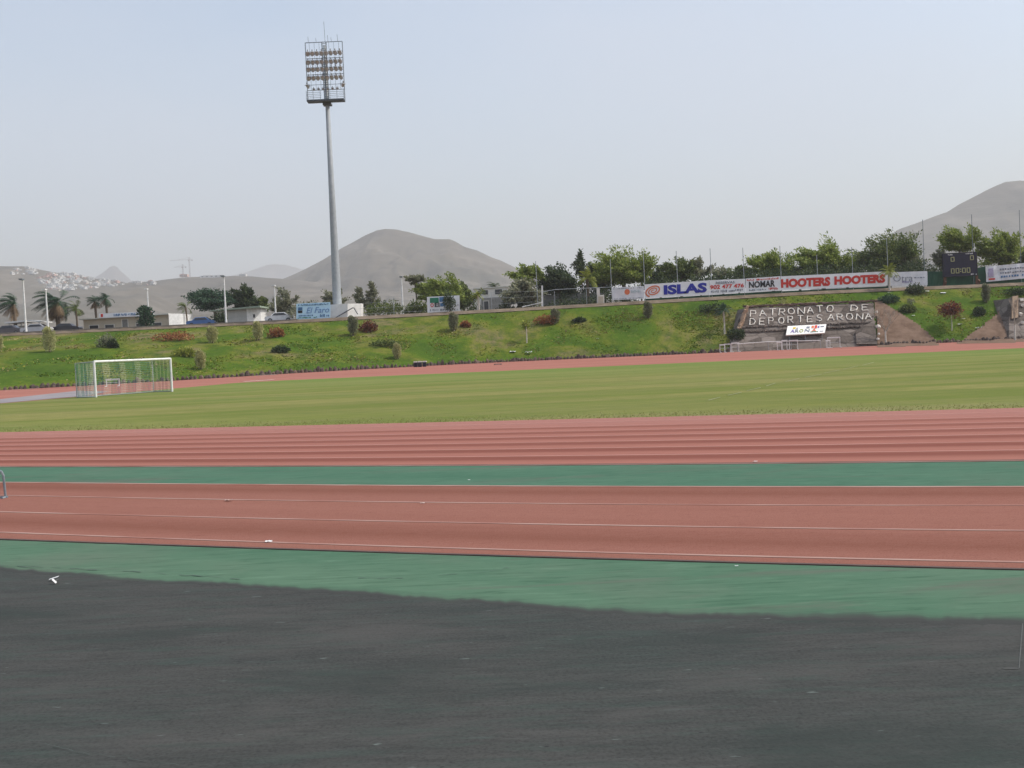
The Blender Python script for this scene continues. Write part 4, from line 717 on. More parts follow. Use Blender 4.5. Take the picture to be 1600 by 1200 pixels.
for a in ((1129, 552, 128.6, .62, .95, .1, 'white hurdle at the outer end of the group near the clipped round tree'), (1137, 551, 129.4, .75, 1.0, -.1, 'white hurdle just inside the end one near the clipped round tree'), (1149, 549, 129.0, .9, 1.1, .15, 'white hurdle under the clipped round tree, touching the long rail'),
          (1218, 546, 128.6, .55, .95, .1, 'bright white narrow hurdle under the tilted white board corner'), (1226, 545, 129.1, .6, 1.15, 0, 'pale hurdle second from the tilted board corner'), (1240, 544, 129.0, 1.0, 1.1, -.12, 'wider pale hurdle below the middle of the tilted board'),
          (1294, 541, 128.9, .5, .9, .2, 'short hurdle beside the tall one under the white board end'), (1303, 540, 129.2, 1.55, 1.25, .06, 'tallest hurdle, alone past the end of the tilted white board')): hurdle(*a)
hp = G(176.5, 601); hurdle(176.5, 601, 95, 1.1, .62, .12, 'low white hurdle seen through the goal net')
for k, (px, lb_) in enumerate(((650, 'small dark box with white lid, the one nearest the goal'), (656.5, 'small dark box with white lid between its two neighbours'), (663.5, 'small dark box with wide white lid nearest the lettered wall'))):
    p = G(px, 576.5 - k * .4, .1); p = Vector((P(px, 575, 122).x, 122, gz(122))); o = thing('equipment_box', lb_, 'box', p, 'dark boxes with white lids beside the track'); m = MB(); m.box(p + Vector((0, 0, .28)), (.42, .4, .55)); m.box(p + Vector((0, -.22, .3)), (.3, .04, .3)); m.build('body', M('dark_plastic', (.03, .03, .05), (.02, .02, .03), 3), o); m = MB(); m.box(p + Vector((.03 * (k - 1), 0, .62)), (.4 + .1 * (k == 2), .4, .13)); m.build('lid', WHITE, o)
p = Vector((P(778, 571, 116).x, 116, gz(116))); m = MB(); m.box(p + Vector((0, 0, .1)), (.9, .25, .08)); m.box(p + Vector((-.35, 0, .04)), (.08, .3, .08)); m.box(p + Vector((.35, 0, .04)), (.08, .3, .08)); tag(m.build('plank', DSTEEL, loc=p), 'dark plank lying on the far red track', 'plank')
p = Vector((P(768, 576, 110).x, 110, gz(110)))

# ------------------------------------------------------------------ football goal
g0, g1 = G(150, 621), G(269, 612); ax = (g1 - g0).normalized(); bk = Vector((-ax.y, ax.x, 0)); 
hL = P(145, 566, g0.y).z; hR = P(265.5, 560, g1.y).z; hG = (hL + hR) / 2
go = thing('football_goal', 'white football goal with striped green net at the end of the pitch', 'goal', (g0 + g1) / 2)
for p in (g0, g1): m = MB(); m.tube([p, p + Vector((0, 0, hG + .05))], .075, 10); m.build('post', WHITE, go, smooth=False)
m = MB(); m.tube([g0 + Vector((0, 0, hG)), g1 + Vector((0, 0, hG))], .075, 10); m.build('crossbar', WHITE, go)
dp = 1.75; b0, b1 = g0 + bk * dp, g1 + bk * dp
for p, q_ in ((g0, b0), (g1, b1)):
    m = MB(); m.tube([p + Vector((0, 0, hG)), q_ + Vector((0, 0, hG - .05)), q_], .03, 6); m.tube([p + Vector((0, 0, .04)), q_ + Vector((0, 0, .04))], .03, 6); m.build('net_support', STEEL, go)
m = MB(); m.tube([b0 + Vector((0, 0, .04)), b1 + Vector((0, 0, .04))], .03, 6); m.build('ground_bar', STEEL, go)
NETM = [M('green_net_cord', (.12, .3, .24), (.1, .26, .21)), M('pale_net_cord', (.55, .6, .5), (.5, .55, .45)), M('blue_net_cord', (.08, .2, .26), (.07, .18, .22))]
m = MB()
def netpanel(A, B, Cc, Dd, nu, nv, sag=0):     # A,B bottom ; D,C top
    for i in range(nu + 1):
        s_ = i / nu; m.tube([bil([A, B, Cc, Dd], s_, v_) + bk * (sag * math.sin(v_ * math.pi)) for v_ in (0, .35, .7, 1)], .0085, 3, [0, 0, 2, 1, 1][int(s_ * 24) % 5])
    for j in range(nv + 1):
        v_ = j / nv; off = bk * (sag * math.sin(v_ * math.pi))
        for i in range(nu): m.tube([bil([A, B, Cc, Dd], i / nu, v_) + off, bil([A, B, Cc, Dd], (i + 1) / nu, v_) + off], .0068, 3, [0, 0, 2, 1, 1][int(i / nu * 24) % 5])
up = Vector((0, 0, hG - .06)); netpanel(b0, b1, b1 + up, b0 + up, 54, 18, -.12); netpanel(g0, b0, b0 + up, g0 + up, 16, 18); netpanel(g1, b1, b1 + up, g1 + up, 16, 18); netpanel(b0 + up, b1 + up, g1 + up, g0 + up, 54, 14)
m.build('net', NETM, go)

# low tubular frame at the edge of the near track
p1 = G(9, 779); p0 = p1 + Vector((-.62, .02, 0)); hh = .44
fr_ = thing('tubular_frame', 'low dark tubular frame with rounded corner on the near red track', 'frame', p1); m = MB(); pts = [p0, p0 + Vector((0, 0, hh - .06)), p0 + Vector((.06, 0, hh)), p1 + Vector((-.09, 0, hh)), p1 + Vector((-.04, 0, hh - .03)), p1 + Vector((-.015, 0, hh - .09)), p1]; m.tube(pts, .019, 8); m.build('hoop', MIDSTEEL, fr_)
m = MB(); m.tube([p0 + Vector((0, 0, .02)), p1 + Vector((.03, 0, .02))], .019, 8); m.tube([p1 + Vector((0, 0, .02)), p1 + Vector((0, -.12, .02))], .019, 8); m.build('foot', MIDSTEEL, fr_)

# ------------------------------------------------------------------ litter
def scrap(px, py, s_, label, z=.02, p=None, mat=None, rz=0, hgt=.35):
    p = p or G(px, py); r = random.Random(int(px * 7 + py)); m = MB(); n = 5; vs = []
    for j in range(n + 1):
        for i in range(n + 1): u, v = i / n - .5, j / n - .5; vs.append((p.x + s_ * (u * math.cos(rz) - v * .45 * math.sin(rz)), p.y + s_ * (u * math.sin(rz) + v * .55 * math.cos(rz)), p.z + z + s_ * hgt * abs(math.sin(i * 1.7 + px) * math.cos(j * 1.3 + py)) * .5 + r.uniform(0, .1) * s_))
    m.add(vs, [(j * (n + 1) + i, j * (n + 1) + i + 1, (j + 1) * (n + 1) + i + 1, (j + 1) * (n + 1) + i) for j in range(n) for i in range(n)]); return tag(m.build('paper_scrap', mat or M('litter_paper', (.75, .75, .74), (.6, .6, .6), 8), loc=p), label, 'litter', 'scraps of litter')
p = G(86, 912); m = MB()
for a, b in (((76, 909.5), (91, 909)), ((91, 909), (87, 915)), ((87, 915), (81, 913.5))):
    A, B = G(*a), G(*b); n_ = Vector((0, .03, 0)); m.add([A + Vector((0, 0, .02)), B + Vector((0, 0, .045)), B + n_ + Vector((0, 0, .05)), A + n_ + Vector((0, 0, .025))], [(0, 1, 2, 3)])
tag(m.build('paper_scrap', M('litter_strip', (.7, .7, .68), (.55, .55, .55), 9), loc=p), 'bent white strip of paper lying on the dark grey surface', 'litter', 'scraps of litter')
scrap(420, 849.5, .075, 'bright white paper scrap beside the bottom lane line of the near red track', rz=.25); scrap(357, 785, .10, 'pale scrap beside the upper lane line of the near red track', mat=M('dusty_paper', (.5, .38, .34), (.42, .3, .27))); scrap(1180, 723.5, .07, 'small white scrap at the upper edge of the green strip'); scrap(1151, 888, .03, 'pale scrap on the green apron'); scrap(660, 789, .06, 'tiny pale scrap on the middle lane line', mat=M('dusty_paper_b', (.6, .48, .44), (.5, .4, .35)))
scrap(733, 752, .035, 'small pale scrap on the green strip')
MW = M('white_plastic_bag', (.8, .8, .8), (.65, .67, .67), 5)
for px, py, s_, lb_ in ((801, 552, .8, 'white plastic bag on the lower bank below the whitewashed sapling'), (826, 553, .9, 'greyish flattened bag on the lower bank next to the white one'), (1474, 460, .75, 'white slab of litter below the scoreboard'), (1390, 459, .5, 'white lump at the foot of the banner palm'), (1449, 457, .5, 'pale lump below the faded grey banner'), (1427, 495, .4, 'small white lump above the slanting dirt edge'), (1531, 515, .9, 'long white slab on the right-hand dirt slope'), (1506, 500, .4, 'pale lump in the grass past the maroon tree'), (1500, 509, .6, 'pale green strip of litter below the maroon tree'), (934, 531, .35, 'tiny white scrap in the middle of the grassy bank')):
    scrap(px, py, s_, lb_, .15, onbank(px, py), MW)
for k, (px, py, s_) in enumerate(((1369, 491, .5), (1371, 514, .75), (1372, 525, .4), (1371, 533, .45))):
    o = rock('white_stone', 60 + k, STONE_L, s_ * .8, s_ * .6, s_ * .5); o.location = onwall(px, py, .3); tag(o, ['small white stone highest of the pile at the wall end', 'largest white stone of the pile at the wall end', 'small white stone below the largest at the wall end', 'lowest white stone of the pile at the wall end'][k], 'stone', 'white stones at the wall end')

# ------------------------------------------------------------------ plants
def fol(n, ctr, rx, ry, rz, ls, r, wind=(0, 0, 0), shell=.45, droop=0, asp=.5):
    d = r.normal(size=(n, 3)); d /= np.linalg.norm(d, axis=1)[:, None]; rad_ = r.random(n) ** shell; p = d * rad_[:, None] * np.array([rx, ry, rz]) + np.array(ctr)
    a = d * np.array([1, 1, .6]) + r.normal(0, .5, (n, 3)) + np.array(wind) + np.array([0, 0, -droop]); a /= np.linalg.norm(a, axis=1)[:, None]; s = np.cross(a, r.normal(size=(n, 3))); s /= np.linalg.norm(s, axis=1)[:, None]
    L_ = (ls * r.uniform(.6, 1.4, n))[:, None]; w_ = L_ * asp * .5
    return np.stack([p - s * w_ * .5, p + a * L_ * .5 - s * w_, p + a * L_, p + a * L_ * .5 + s * w_], 1)
def bush(px, py, wpx, hpx, mat, name, label, cat, n=700, stem=True, d=None, base=None, ls=.28, shape=1, group=None):
    p = base or onbank(px, py); sc_ = p.y / FPX; W_ = wpx * sc_; H_ = hpx * sc_; r = np.random.default_rng(int(px * 13 + py)); o = thing(name, label, cat, p, group)
    if shape == 1:   # upright column
        F_ = np.concatenate([fol(n // 4, (p.x + .04 * W_ * k * (-1) ** k, p.y, p.z + H_ * zc), W_ * .5 * ww, W_ * .5 * ww, H_ * hz_, ls, r, (0, 0, .6), .5) for k, (zc, ww, hz_) in enumerate(((.3, .85, .28), (.5, 1, .32), (.7, .85, .28), (.85, .55, .2)))])
    else:
        F_ = np.concatenate([fol(n // 5, (p.x + W_ * c_, p.y + r.uniform(-.3, .3) * W_ * .5, p.z + H_ * .42 * hh_), W_ * .27, W_ * .25, H_ * .5 * hh_, ls, r, (0, 0, .3), .5) for c_, hh_ in ((-.3, .75), (-.12, 1.0), (.05, .85), (.2, 1.05), (.33, .7))])
    quads('foliage', F_, mat, o)
    if stem: m = MB(); m.tube([p - Vector((0, 0, .15)), p + Vector((.05, 0, H_ * .35))], [W_ * .09, W_ * .05], 6); m.build('stem', BARK, o)
    return o
GBU = 'upright bushes planted on the grassy bank'
for px, py, w_, h, mat, lb_ in ((78, 551, 20, 38, F_SAGE, 'tallest pale upright bush, on the bank below the wind-combed palm'), (-2, 549, 13, 26, F_SAGE, 'pale upright bush half cut off by the left edge'), (332, 536, 17, 25, F_SAGE, 'pale rounded bush on the bank below the small white hut'), (404, 532, 16, 28, F_SAGE, 'pale egg-shaped bush beside an orange bush below the lamp post'),
        (552, 524, 16, 29, F_GREY, 'grey upright bush in front of the white plinth'), (314, 577, 15, 28, F_SAGE, 'pale bush low on the bank just past the goal'), (621, 561, 12, 23, F_SAGE, 'small pale bush low on the bank above the dark boxes'), (709, 517, 15, 27, F_GREY, 'grey upright bush below the board with the green block'), (868, 506, 15, 22, F_GREY, 'grey bush at the end of the broad rust-orange bush below the block wall'),
        (1013, 497, 13, 24, F_GREY, 'slim grey bush below the orange-dot banner'), (1541, 473, 12, 28, F_GREY, 'grey column bush below the scoreboard')):
    bush(px, py, w_, h, mat, 'upright_bush', lb_, 'bush', 2200, group=GBU, ls=.2)
for px, py, w_, h, mat, lb_ in ((272, 532, 56, 15, F_RUST, 'wide low rust-red bush on the bank above the goal'), (431, 528, 21, 17, F_RUST, 'rounded rust-orange bush next to the egg-shaped pale one'), (575, 518, 26, 18, F_MAROON, 'dark red bush beside the grey bush near the plinth'), (727, 511, 13, 9, F_RUST, 'small reddish bush just past the grey bush under the board'), (853, 506, 34, 15, F_RUST, 'broad rust-orange bush below the block wall'), (1114, 488, 44, 17, F_DARK, 'broad dark bush beside the little bank palm'),
        (165, 544, 26, 24, F_GREY, 'grey spiky bush below the long clubhouse'), (176, 545, 14, 16, F_DARK, 'small dark shrub touching the grey spiky bush'), (438, 551, 24, 11, F_DARK, 'low dark green shrub in mid bank below the egg-shaped bush'), (288, 558, 34, 17, F_YEL, 'yellow-green mound of shrub above the goal crossbar'), (600, 541, 40, 10, F_MID, 'flat olive shrub in mid bank below the plinth'), (1388, 473, 30, 13, F_BLUEDARK, 'dark spreading shrub at the top corner of the lettered wall'),
        (1430, 459, 26, 17, F_DARK, 'dark roundish shrub below the faded grey banner'), (1418, 488, 24, 14, F_MID, 'mid green shrub above the slanting dirt edge'), (1530, 492, 18, 13, F_DARK, 'low dark shrub past the maroon tree'), (1590, 461, 34, 14, F_DARK, 'rounded dark hedge shrub at the right edge above the second wall'), (905, 503, 18, 7, F_DARK, 'small flat dark shrub below the wire fence')):
    bush(px, py, w_, h, mat, 'low_shrub', lb_, 'shrub', 900, False, shape=2, ls=.26, group='low shrubs on the grassy bank')
# clipped round tree, saplings, little palms on the bank
def tube_tree(px, py, toppx, label, name, cpx, mat, n, tw, lean=0, group=None, crown=None, base=None, tmat=PALE_BARK, ls=.25, squareness=.45):
    p = base or onbank(px, py); sc_ = p.y / FPX; o = thing(name, label, 'tree', p, group); r = np.random.default_rng(int(px * 3 + py)); ct, cb, cw = cpx; zt_ = p.z + (py - ct) * sc_; zb_ = p.z + (py - cb) * sc_; xc = p.x + lean * sc_
    m = MB(); m.tube([p - Vector((0, 0, .2)), ((p.x + xc) / 2 + .05, p.y, (p.z + zb_) / 2), (xc, p.y, (zb_ + zt_) / 2)], [tw, tw * .8, tw * .4], 7); m.build('trunk', tmat, o)
    if n: quads('crown', np.concatenate([fol(n // 6, (xc + r.uniform(-.28, .28) * cw * sc_, p.y + r.uniform(-.3, .3) * cw * sc_, zb_ + (zt_ - zb_) * r.uniform(.3, .72)), cw * sc_ * .33, cw * sc_ * .33, (zt_ - zb_) * .34, ls, r, (-.2, 0, .2), squareness) for _ in range(6)]), mat, o)
    return o, Vector((xc, p.y, zb_)), zt_, sc_
tube_tree(1150, 541, 0, 'small clipped dark tree at the lower corner of the lettered wall', 'clipped_tree', (515, 533, 24), F_DARK, 1300, .10, squareness=.33)
tube_tree(1487, 516, 0, 'small tree with maroon crown and whitewashed trunk on the green wedge', 'small_tree', (472, 501, 34), F_MAROON, 1700, .08)
tube_tree(823, 536, 0, 'whitewashed sapling with tiny tuft of leaves in the middle of the bank', 'sapling', (499, 516, 12), F_YEL, 260, .09)
tube_tree(1423, 480, 0, 'thin white-stemmed sapling above the slanting dirt edge', 'sapling', (466, 476, 12), F_GREY, 120, .05)
tube_tree(703, 490, 0, 'dark upright shrub standing in front of the board with the green block', 'conifer_shrub', (452, 486, 19), F_DARK, 1100, .1, base=Vector((P(703, 490, 146.3).x, 146.3, plat(-9) - .2)), tmat=BARK)
def bare_tree(px, py, hpx, label, n, sd, wd=1.0, base=None):
    p = base or onbank(px, py); sc_ = p.y / FPX; H_ = hpx * sc_; o = thing('bare_tree', label, 'tree', p); r = random.Random(sd); m = MB(); m.tube([p - Vector((0, 0, .2)), p + Vector((0, 0, H_ * .36))], [.13, .09], 7); m.build('trunk', PALE_BARK, o); m = MB()
    def grow(a, d, L_, w_, lev):
        b = a + d * L_; m.tube([a, b], [w_, w_ * .6], 4)
        if lev: 
            for _ in range(3): grow(b, (d + Vector((r.uniform(-.8, .8) * wd, r.uniform(-.6, .6), r.uniform(-.15, .5)))).normalized(), L_ * r.uniform(.6, .85), w_ * .6, lev - 1)
    for k in range(n): grow(p + Vector((0, 0, H_ * (.3 + .05 * (k % 2)))), Vector((r.uniform(-.75, .75) * wd, r.uniform(-.5, .5), 1)).normalized(), H_ * .24, .05, 3)
    m.build('branches', F_TWIG, o)
bare_tree(1384, 539, 62, 'leafless grey tree standing on the dirt slope at the wall end', 5, 3, .9); bare_tree(1586, 532, 66, 'leafless sapling before the brown pillar of the second wall', 3, 5, .35)
# palms
def palm(px, d, ytop, crown_c, R_px, label, name='palm_tree', n=26, skirt=0, wind=-.6, tw=.2, base=None, ybase=None, mat=F_BLUEDARK, tmat=BARK, droop=.9, group=None):
    if base is None: c = P(px, crown_c, d); base = Vector((c.x + .1, d, plat(c.x)))
    else: c = Vector((base.x - .05, base.y, P(px, crown_c, base.y).z)); d = base.y
    R_ = R_px * d / FPX; r = np.random.default_rng(int(px * 11)); o = thing(name, label, 'palm', base, group); m = MB(); m.tube([base - Vector((0, 0, .3)), base + (c - base) * .5 + Vector((.06, 0, 0)), c], [tw * 1.25, tw, tw * 1.1], 9); m.build('trunk', tmat, o)
    def fronds(n_, el0, el1, L_, drp, wnd):
        out = []
        for k in range(n_):
            az = r.uniform(0, 2 * math.pi); el = r.uniform(el0, el1); dir_ = np.array([math.cos(az) * math.cos(el), math.sin(az) * math.cos(el), math.sin(el)]); pos = np.array(c); L1 = L_ * r.uniform(.8, 1.15); prev = pos.copy(); ns = 9
            for s_ in range(ns):
                dir_ = dir_ + np.array([wnd * .22, 0, -drp * .24 * (s_ / ns + .3)]); dir_ /= np.linalg.norm(dir_); nx_ = prev + dir_ * L1 / ns; side = np.cross(dir_, [0, 0, 1.]); side /= max(1e-6, np.linalg.norm(side)); wl2 = L1 * .2 * math.sin(math.pi * (s_ + .8) / (ns + 1)) + .04
                for sg_ in (-1, 1):
                    for q_ in (0, .5):
                        a = prev + (nx_ - prev) * q_; b = a + (nx_ - prev) * .35; tip = a + side * sg_ * wl2 + dir_ * wl2 * .8 + np.array([wnd * .1, 0, -wl2 * .35]); out.append([a, b, tip + dir_ * .03, tip])
                w_ = .03; out.append([prev - side * w_, prev + side * w_, nx_ + side * w_, nx_ - side * w_]); prev = nx_
        return np.array(out)
    quads('fronds', fronds(n, -.2, 1.35, R_, droop, wind), mat, o)
    if skirt: quads('dead_fronds', fronds(skirt, -1.25, -.4, R_ * .85, .9, wind * .5), F_DRY, o)
palm(21, 160, 0, 476, 30, 'wind-bent palm behind the low white-roofed shelter', n=30, skirt=14, wind=-1.0, tw=.24); palm(88, 158, 0, 473, 36, 'big wind-combed palm with a thick brown skirt of dead fronds', n=38, skirt=34, wind=-.9, tw=.3); palm(118, 157, 0, 482, 19, 'young yellow-green palm next to the big wind-combed palm', n=20, mat=F_MID, tw=.14)
palm(148, 185, 0, 471, 15, 'left of two dark palms rising behind the clubhouse roof', n=24, skirt=12, tw=.2); palm(165, 184, 0, 467, 18, 'right of two palms rising behind the clubhouse roof', n=26, skirt=10, tw=.2); palm(290, 165, 0, 480, 15, 'slender palm between the clubhouse and the dark windswept tree', n=16, wind=-.7, tw=.12, mat=F_MID)
palm(747, 147, 0, 462, 13, 'little palm with pale trunk near the pale warehouse', n=18, tw=.13, mat=F_YEL, tmat=PALE_BARK, base=Vector((P(748, 485, 146.6).x, 146.6, plat(-5) - .2)))
palm(1132, 0, 0, 486, 16, 'little bank palm on two white stems beside the lettered wall', n=22, tw=.1, mat=F_BLUEDARK, tmat=PALE_BARK, base=onbank(1132, 521)); palm(1388, 0, 0, 424, 18, 'young palm with white trunk standing between two fence banners', n=20, tw=.12, mat=F_YEL, tmat=PALE_BARK, base=Vector((P(1390, 460, 144.6).x, 144.6, 7.2 + .8 - .3)), wind=-.3)
palm(917, 153, 0, 436, 22, 'yellow-green palm in front of the dark trees by the cabinet', n=28, mat=F_YEL, tw=.2, wind=-.3); palm(773, 197.5, 0, 447, 14, 'dark palm head showing over the pale warehouse roof', n=20, mat=F_DARK, tw=.2)
bush(228, 512, 26, 34, F_BLUEDARK, 'round_bush', 'dark green leafy bush standing before the clubhouse front', 'bush', 1200, True, base=Vector((P(229, 515, 155).x, 155, plat(-55))), ls=.4, shape=1)
bush(340, 505, 22, 26, F_DARK, 'round_bush', 'small dark bush at the corner of the small white hut', 'bush', 600, True, base=Vector((P(343, 505, 156).x, 156, plat(-44))), ls=.35, shape=2)

# broad trees behind the fence: trunk, limbs and crown of many small leaf clumps
def tree(px, ytop, wpx, ybot, d, mat, label, kind='tree', n=2600, wind=(-.7, 0, .25), ncl=26, ls=.38, gaps=.2, droop=0, name='broad_tree', asp=.42, lean=0, tmat=BARK):
    t0, b0_ = P(px, ytop, d), P(px, ybot, d); sc_ = d / FPX; W_ = wpx * sc_ / 2; H_ = (t0.z - b0_.z) / 2; c = Vector((t0.x, d, (t0.z + b0_.z) / 2)); r = np.random.default_rng(int(px * 17 + ytop)); base = Vector((t0.x + lean, d, plat(t0.x) - .2)); o = thing(name, label, kind, base)
    ncl = int(ncl * 1.35); W_ *= 1.06; b0_ = b0_ - Vector((0, 0, .25)); cl = []; tries = 0
    while len(cl) < ncl and tries < 4000:
        tries += 1; u = r.normal(size=3); u /= np.linalg.norm(u); rr = r.random() ** .42; q_ = u * rr
        if any(np.linalg.norm(q_ - z) < gaps for z in cl): continue
        if name == 'conifer': q_ = q_ * np.array([max(.12, .75 - .62 * q_[2]), max(.12, .75 - .62 * q_[2]), 1.1])
        cl.append(q_)
    F_ = []; m2 = MB(); trunk_top = Vector((c.x + lean * .3, d, c.z - H_ * .45)); m = MB(); th = max(.10, W_ * .055); m.tube([base, base + (trunk_top - base) * .5 + Vector((.1, .05, 0)), trunk_top], [th * 1.5, th * 1.1, th * .8], 8); m.build('trunk', tmat, o)
    for q_ in cl:
        pc = np.array([c.x + q_[0] * W_ * .82, d + q_[1] * W_ * .7, c.z + q_[2] * H_ * .74]); s_ = r.uniform(.15, .3); ax_ = q_ * np.array([1, 1, .6]) + np.array(wind) * .9; ax_ /= max(.2, np.linalg.norm(ax_)); k_ = max(8, int(n * 3.3 / ncl * r.uniform(.5, 1.5)))
        lo = np.clip(r.normal(0, .5, k_), -.85, .85)[:, None] * ax_ * W_ * s_ * 1.6; pp = pc + lo + np.clip(r.normal(0, .38, (k_, 3)), -.8, .8) * np.array([W_ * s_, W_ * s_, H_ * s_ * .75]); a = ax_ * .9 + r.normal(0, .55, (k_, 3)) + np.array([0, 0, -droop]); a /= np.linalg.norm(a, axis=1)[:, None]; sd_ = np.cross(a, r.normal(size=(k_, 3))); sd_ /= np.linalg.norm(sd_, axis=1)[:, None]
        L_ = (ls * r.uniform(.55, 1.5, k_))[:, None]; w_ = L_ * asp * .5; F_.append(np.stack([pp - sd_ * w_ * .4, pp + a * L_ * .5 - sd_ * w_, pp + a * L_, pp + a * L_ * .5 + sd_ * w_], 1))
        if r.random() < .7: mid_ = (np.array(trunk_top) * .55 + pc * .45) + np.array([0, 0, H_ * .05]); m2.tube([trunk_top - Vector((0, 0, .2)), Vector(mid_), Vector(pc)], [th * .55, th * .32, .03], 5)
    if m2.v: m2.build('limbs', tmat, o)
    quads('crown', np.concatenate(F_), mat, o)
for a in ((333, 450, 74, 490, 172, F_BLUEDARK, 'dark green windswept tree behind the small white hut', 'tree', 3200, (-1.1, 0, .15), 34), (379, 444, 40, 490, 174, F_DARK, 'upright dark tree just behind the white lamp post and hut'), (441, 449, 48, 500, 170, F_GREY, 'thin grey-green tree with see-through crown near the pale blue board', 'tree', 1500, (-.4, 0, .5), 20), (408, 462, 24, 494, 176, F_MID, 'small green tree between the hut and the grey-green tree'),
          (523, 452, 40, 486, 180, F_GREY, 'grey-green bush-like tree right behind the mast foot', 'tree', 1000, (-.2, 0, .4), 16), (688, 430, 78, 478, 156, F_BRIGHT, 'yellow-green windswept tree bending over the board with the green block', 'tree', 3200, (-1.2, 0, .45), 32), (722, 434, 56, 492, 160, F_MID, 'olive tree behind the board with the green block', 'tree', 2200, (-.6, 0, .3), 24), (648, 426, 34, 446, 155, F_GREY, 'thin drooping branch-like tree top beside the lone lamp post', 'tree', 420, (-1.4, 0, .3), 9),
          (819, 434, 58, 486, 151, F_GREY, 'weeping grey-green tree before the pale warehouse', 'tree', 3800, (-.1, 0, 0), 30, .42, .2, .9), (822, 414, 60, 450, 156, F_BRIGHT, 'feathery windswept tree top above the weeping tree', 'tree', 1300, (-1.4, 0, .6), 18), (872, 412, 66, 474, 158, F_DARK, 'dense dark tree behind the wire fence', 'tree', 3400, (-.8, 0, .3), 34), (972, 390, 104, 452, 157, F_BRIGHT, 'largest yellow-green tree, above the orange-dot banner', 'tree', 5200, (-.7, 0, .5), 46), (942, 408, 60, 460, 162, F_DARK, 'dark tree filling the gap behind the yellow-green palm', 'tree', 2600, (-.6, 0, .3), 28),
          (1062, 400, 60, 446, 156, F_MID, 'mid green tree above the big blue lettering', 'tree', 2300, (-.5, 0, .4), 24), (1030, 418, 50, 455, 163, F_DARK, 'low dark tree between the largest tree and the blue-lettered banner', 'tree', 1700, (-.5, 0, .3), 20), (1093, 404, 42, 442, 158, F_GREY, 'grey airy tree above the last blue letters', 'tree', 1000, (-.3, 0, .5), 18), (1128, 414, 44, 442, 160, F_GREY, 'sparse tree with sky showing through above the telephone banner', 'tree', 520, (-.5, 0, .5), 14), (1153, 416, 40, 442, 157, F_MID, 'windswept small tree above the telephone banner end', 'tree', 900, (.9, 0, .5), 14),
          (1206, 396, 74, 444, 156, F_BRIGHT, 'green tree above the hand-lettered black banner', 'tree', 3000, (-.8, 0, .45), 28), (1284, 374, 86, 438, 156, F_BRIGHT, 'bright tree above the first half of the red-lettered banner', 'tree', 3900, (-.9, 0, .45), 34), (1248, 408, 60, 446, 161, F_DARK, 'dark low tree between the two bright trees behind the banners', 'tree', 1900, (-.6, 0, .3), 22), (1322, 402, 60, 442, 162, F_DARK, 'shadowy low tree behind the middle of the red-lettered banner', 'tree', 1900, (-.6, 0, .3), 22),
          (1386, 362, 108, 440, 157, F_MID, 'big dark-centred tree behind the banner palm', 'tree', 5600, (-.6, 0, .3), 46), (1420, 400, 52, 440, 155, F_GREY, 'greyish twiggy tree beside the big dark-centred tree', 'tree', 900, (-.4, 0, .5), 18), (1498, 356, 66, 400, 156, F_BRIGHT, 'yellow-green tree rising behind the scoreboard', 'tree', 2500, (-.6, 0, .6), 26), (1468, 388, 40, 436, 158, F_GREY, 'grey sparse tree beside the scoreboard', 'tree', 700, (-.5, 0, .4), 14), (1560, 366, 76, 420, 155, F_BRIGHT, 'bright green tree above the creased banner', 'tree', 3600, (-.7, 0, .3), 32), (1602, 384, 44, 420, 158, F_MID, 'tree cut off by the right edge above the creased banner', 'tree', 1600, (-.5, 0, .3), 18)):
    tree(*a)
for px, yt, w_, yb_, lb_ in ((560, 448, 20, 492, 'slim young conifer just past the white plinth'), (581, 440, 25, 494, 'taller slim conifer before the lone lamp post'), (907, 389, 30, 452, 'dark spruce tip sticking above the other trees'), (1000, 412, 20, 440, 'narrow dark tree tip behind the orange-dot banner pole')):
    tree(px, yt, w_, yb_, 154 if px < 700 else 160, F_GREY if px < 700 else F_DARK, lb_, 'tree', 620, (-.25, 0, .4), 18, .4, .2, 0, 'conifer')
for k, (px, yt, w_, h, mat, lb_) in enumerate(((600, 478, 60, 14, F_MID, 'low green undergrowth shrub beside the lone lamp post'), (650, 478, 36, 15, F_MID, 'green undergrowth shrub at the foot of the yellow-green tree'), (735, 484, 46, 22, F_DARK, 'dark undergrowth behind the board with the green block'), (790, 480, 30, 20, F_DARK, 'shadowy shrub at the end of the pale warehouse'), (900, 470, 90, 16, F_DARK, 'dark shrub row behind the wire fence'), (960, 455, 70, 20, F_DARK, 'dark shrub behind the orange-dot banner'), (480, 478, 60, 20, F_GREY, 'grey scrub behind the pale blue board'), (1035, 440, 76, 16, F_DARK, 'dark shrub behind the start of the blue-lettered banner'), (1105, 434, 70, 18, F_DARK, 'dark shrub behind the last big blue letter'), (1160, 430, 60, 16, F_DARK, 'dark shrub behind the telephone number banner'), (1215, 426, 70, 18, F_DARK, 'dark shrub behind the hand-lettered black banner'), (1280, 422, 80, 18, F_DARK, 'dark shrub behind the first red word'), (1345, 418, 80, 18, F_DARK, 'dark shrub behind the second red word'), (1430, 414, 70, 20, F_DARK, 'dark shrub behind the faded grey banner'), (870, 452, 80, 22, F_DARK, 'dark shrub behind the grey block wall'), (925, 448, 60, 22, F_DARK, 'dark shrub behind the cream cabinet'))):
    d = 150.5 if px not in (735, 960) else 152; d = 160.5 if px in (870, 925) else d; p = P(px, yt, d); bush(px, yt, w_, h + 10, mat, 'undergrowth_shrub', lb_, 'shrub', 1300, False, base=Vector((p.x, d, p.z - h * d / FPX)), ls=.34, shape=2)

